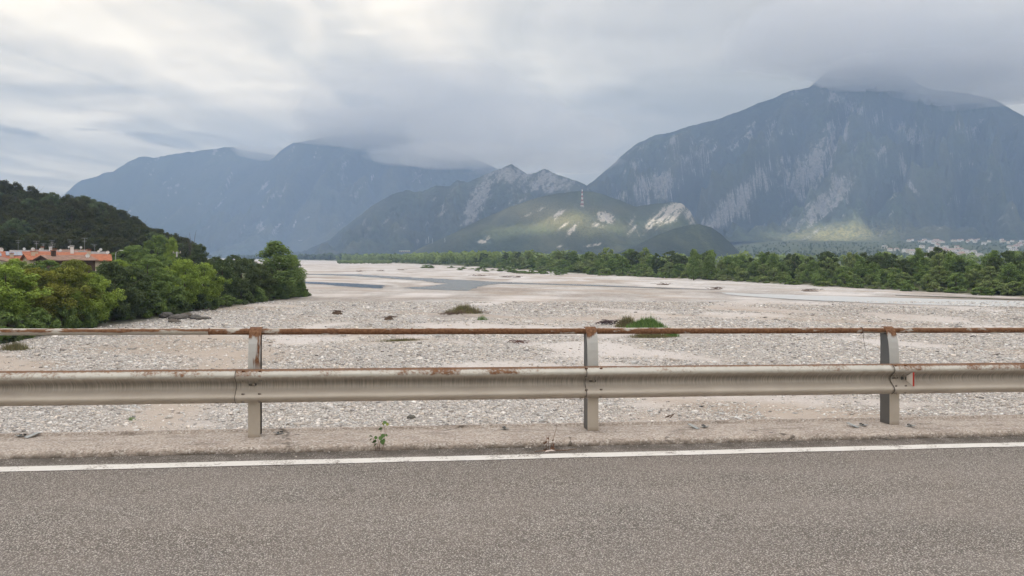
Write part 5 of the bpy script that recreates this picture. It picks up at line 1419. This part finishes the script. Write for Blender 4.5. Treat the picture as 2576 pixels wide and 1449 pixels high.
m_vroof = flat('village_roof', (.36, .25, .20), .9, 0, .3, .2); m_vroof2 = flat('village_roof_grey', (.34, .32, .30), .9, 0, .3, .2); m_vw = flat('village_white', (.78, .76, .72), .9, 0, .05, .2); m_vc = flat('village_cream', (.66, .60, .50), .9, 0, .1, .2)
VPROT = []
for (w, dp, h, rh, wm, rm) in ((11, 9, 6, 2.4, m_vw, m_vroof), (14, 10, 7, 2.4, m_vw, m_vroof2), (20, 11, 6, 2.2, m_vc, m_vroof), (9, 8, 6.5, 2.2, m_vw, m_vroof), (28, 14, 7, 1.6, m_vw, m_vroof2)):
    a, b = small_house_meshes(w, dp, h, rh); a.materials[0] = wm; b.materials[0] = rm; VPROT.append((a, b, w, h))
win_me = MB().box((0, 0, 0), (1.4, .2, 1.7)).build('window', m_glass); wme = win_me.data; bpy.data.objects.remove(win_me)
clusters = [((2287, 608), 3, 8, 3, 'edge'), ((2345, 608), 20, 45, 4, 'upper'), ((2440, 606), 36, 60, 6, 'upper'), ((2540, 602), 18, 45, 8, 'upper'), ((2355, 632), 34, 34, 10, 'lower'), ((2395, 640), 26, 45, 10, 'lower'), ((2300, 636), 5, 20, 5, 'lower'), ((2440, 648), 8, 40, 6, 'lower'), ((2560, 622), 10, 30, 8, 'upper'), ((2340, 655), 9, 45, 5, 'lower'), ((2250, 632), 3, 25, 8, 'edge'), ((2480, 590), 5, 60, 6, 'edge'), ((2600, 612), 8, 30, 10, 'upper')]
VL = {'edge': ('lone pale house at the edge of the far village', 'outlying houses of the far village'), 'upper': ('small pale house in the upper rows of the far village on the right', 'houses in the upper rows of the far village'), 'lower': ('small pale house in the lower cluster of the far village on the right', 'houses in the lower cluster of the far village')}
for (c, n, su, sv, key) in clusters:
    for k in range(n):
        u = c[0] + random.gauss(0, su * .5); v = c[1] + random.gauss(0, sv * .8)
        y = ray_ground(u, v)
        if y is None: continue
        a, b, w, h = random.choices(VPROT, (4, 3, 1.2, 4, .5))[0]; x = (u - UC) / FPX * y
        e = empty('village_house', (x, y, float(ground_z(np.array([x]), np.array([y]))[0])), random.uniform(-.5, .5)); tag(e, VL[key][0], 'house', VL[key][1])
        link(bpy.data.objects.new('wall', a), e); link(bpy.data.objects.new('roof', b), e)
        dp = {11: 9, 14: 10, 20: 11, 9: 8, 28: 14}[int(w)]
        for i in range(3):
            o = bpy.data.objects.new('window', wme); link(o, e); o.location = (-w / 2 + w * (i + .5) / 3, -dp / 2, h - 2.2)

# ------------------------------------------------------------------ mast, pylons, far buildings
m_mast_red = flat('mast_red', (.40, .075, .05), .7); m_mast_white = flat('mast_white', (.74, .72, .70), .7)
def surf_on(o, u, v):
    """distance at which the sight line through (u, v) meets the object's surface"""
    bpy.context.view_layer.update()
    d = (P(u, v, 1.0) - Vector((0, 0, EYE))).normalized()
    ok, loc, nrm, idx = o.ray_cast(Vector((0, 0, EYE)), d)
    return loc if ok else P(u, v, 2600)
base = surf_on(bpy.data.objects['mast_hill'], 1464.5, 521)
H_ = (521 - 476) / FPX * base.y
e = empty('lattice_mast', base - Vector((0, 0, 1)), .5); tag(e, 'tall red and white banded lattice mast on the sunlit hill', 'mast')
nb_ = 9
for k in range(nb_):
    z0, z1 = H_ * k / nb_, H_ * (k + 1) / nb_
    wd = lambda z: 3.6 * (1 - z / H_) ** 1.25 + .75
    m = MB(); w0, w1 = wd(z0), wd(z1); cs = [(1, 1), (-1, 1), (-1, -1), (1, -1)]
    for i in range(4):
        a, b = cs[i], cs[(i + 1) % 4]
        m.tube([(a[0] * w0, a[1] * w0, z0), (a[0] * w1, a[1] * w1, z1)], .34, 4)
        m.tube([(a[0] * w0, a[1] * w0, z0), (b[0] * w1, b[1] * w1, z1)], .20, 4); m.tube([(b[0] * w0, b[1] * w0, z0), (a[0] * w1, a[1] * w1, z1)], .20, 4)
        m.tube([(a[0] * w1, a[1] * w1, z1), (b[0] * w1, b[1] * w1, z1)], .22, 4)
    m.build('red_section' if k % 2 else 'white_section', m_mast_red if k % 2 else m_mast_white, e)
MB().tube([(0, 0, H_), (0, 0, H_ + 7)], .25, 5).build('tip', m_mast_red, e)
for (u, vb, hpx, lab) in ((1072, 613, 12, 'leftmost grey power pylon at the left foot of the mast hill'), (1078, 612, 17, 'tallest grey power pylon at the left foot of the mast hill'), (1088, 613, 13, 'third grey power pylon at the left foot of the mast hill'), (1119, 610, 12, 'grey power pylon on the slope right of the pylon group')):
    b = surf_on(bpy.data.objects['mast_hill'], u, vb); hh = hpx / FPX * b.y
    e = empty('power_pylon', b, .4); tag(e, lab, 'pylon', 'power pylons below the mast hill')
    m = MB()
    for sx in (-1, 1):
        for sy in (-1, 1): m.tube([(sx * 1.9, sy * 1.9, -1), (sx * .4, sy * .4, hh)], .17, 4)
    for j in range(5):
        z0 = hh * j / 5; z1 = hh * (j + 1) / 5; a0 = 1.9 - 1.5 * j / 5; a1 = 1.9 - 1.5 * (j + 1) / 5
        m.tube([(-a0, -a0, z0), (a1, -a1, z1)], .1, 4); m.tube([(a0, -a0, z0), (-a1, -a1, z1)], .1, 4)
    m.build('tower', m_alu, e)
    for z in (.72, .86, 1.0): MB().tube([(-3.2 * (1.3 - z), 0, hh * z), (3.2 * (1.3 - z), 0, hh * z)], .14, 4).build('cross_arm', m_alu, e)
def big_building(name, label, u, v_base, v_top, w_px, d, cols, mat):
    x = (u - UC) / FPX * d; z0 = EYE - (v_base - VH) / FPX * d; h = (v_base - v_top) / FPX * d; w = w_px / FPX * d
    e = empty(name, (x, d, z0), .1); tag(e, label, 'building')
    MB().box((0, 5, h * .42), (w, 10, h * .84)).build('wall', mat, e)
    MB().box((0, 4.6, h * .92), (w + 1.5, 12, h * .16)).build('roof', flat('pale_teal_roof', (.45, .60, .58), .7), e)
    for i in range(cols):
        MB().box((-w / 2 + w * (i + .5) / cols, -.05, h * .45), (w / cols * .55, .12, h * .4)).build('window', m_glass, e)
big_building('industrial_building', 'long pale building with teal roof at the far end of the gravel', 1015, 662, 655.5, 44, 1150, 7, m_vw)
big_building('industrial_building', 'low white building left of the long teal roofed one', 984, 662, 659, 22, 1180, 4, m_vw)
big_building('flat_roofed_house', 'small white flat roofed building showing above the right bank belt', 1477, 658.5, 655, 20, 900, 4, m_vw)
big_building('quarry_plant', 'pale quarry buildings at the foot of the mast hill left side', 1018, 634, 629.5, 26, 2350, 5, m_vc)
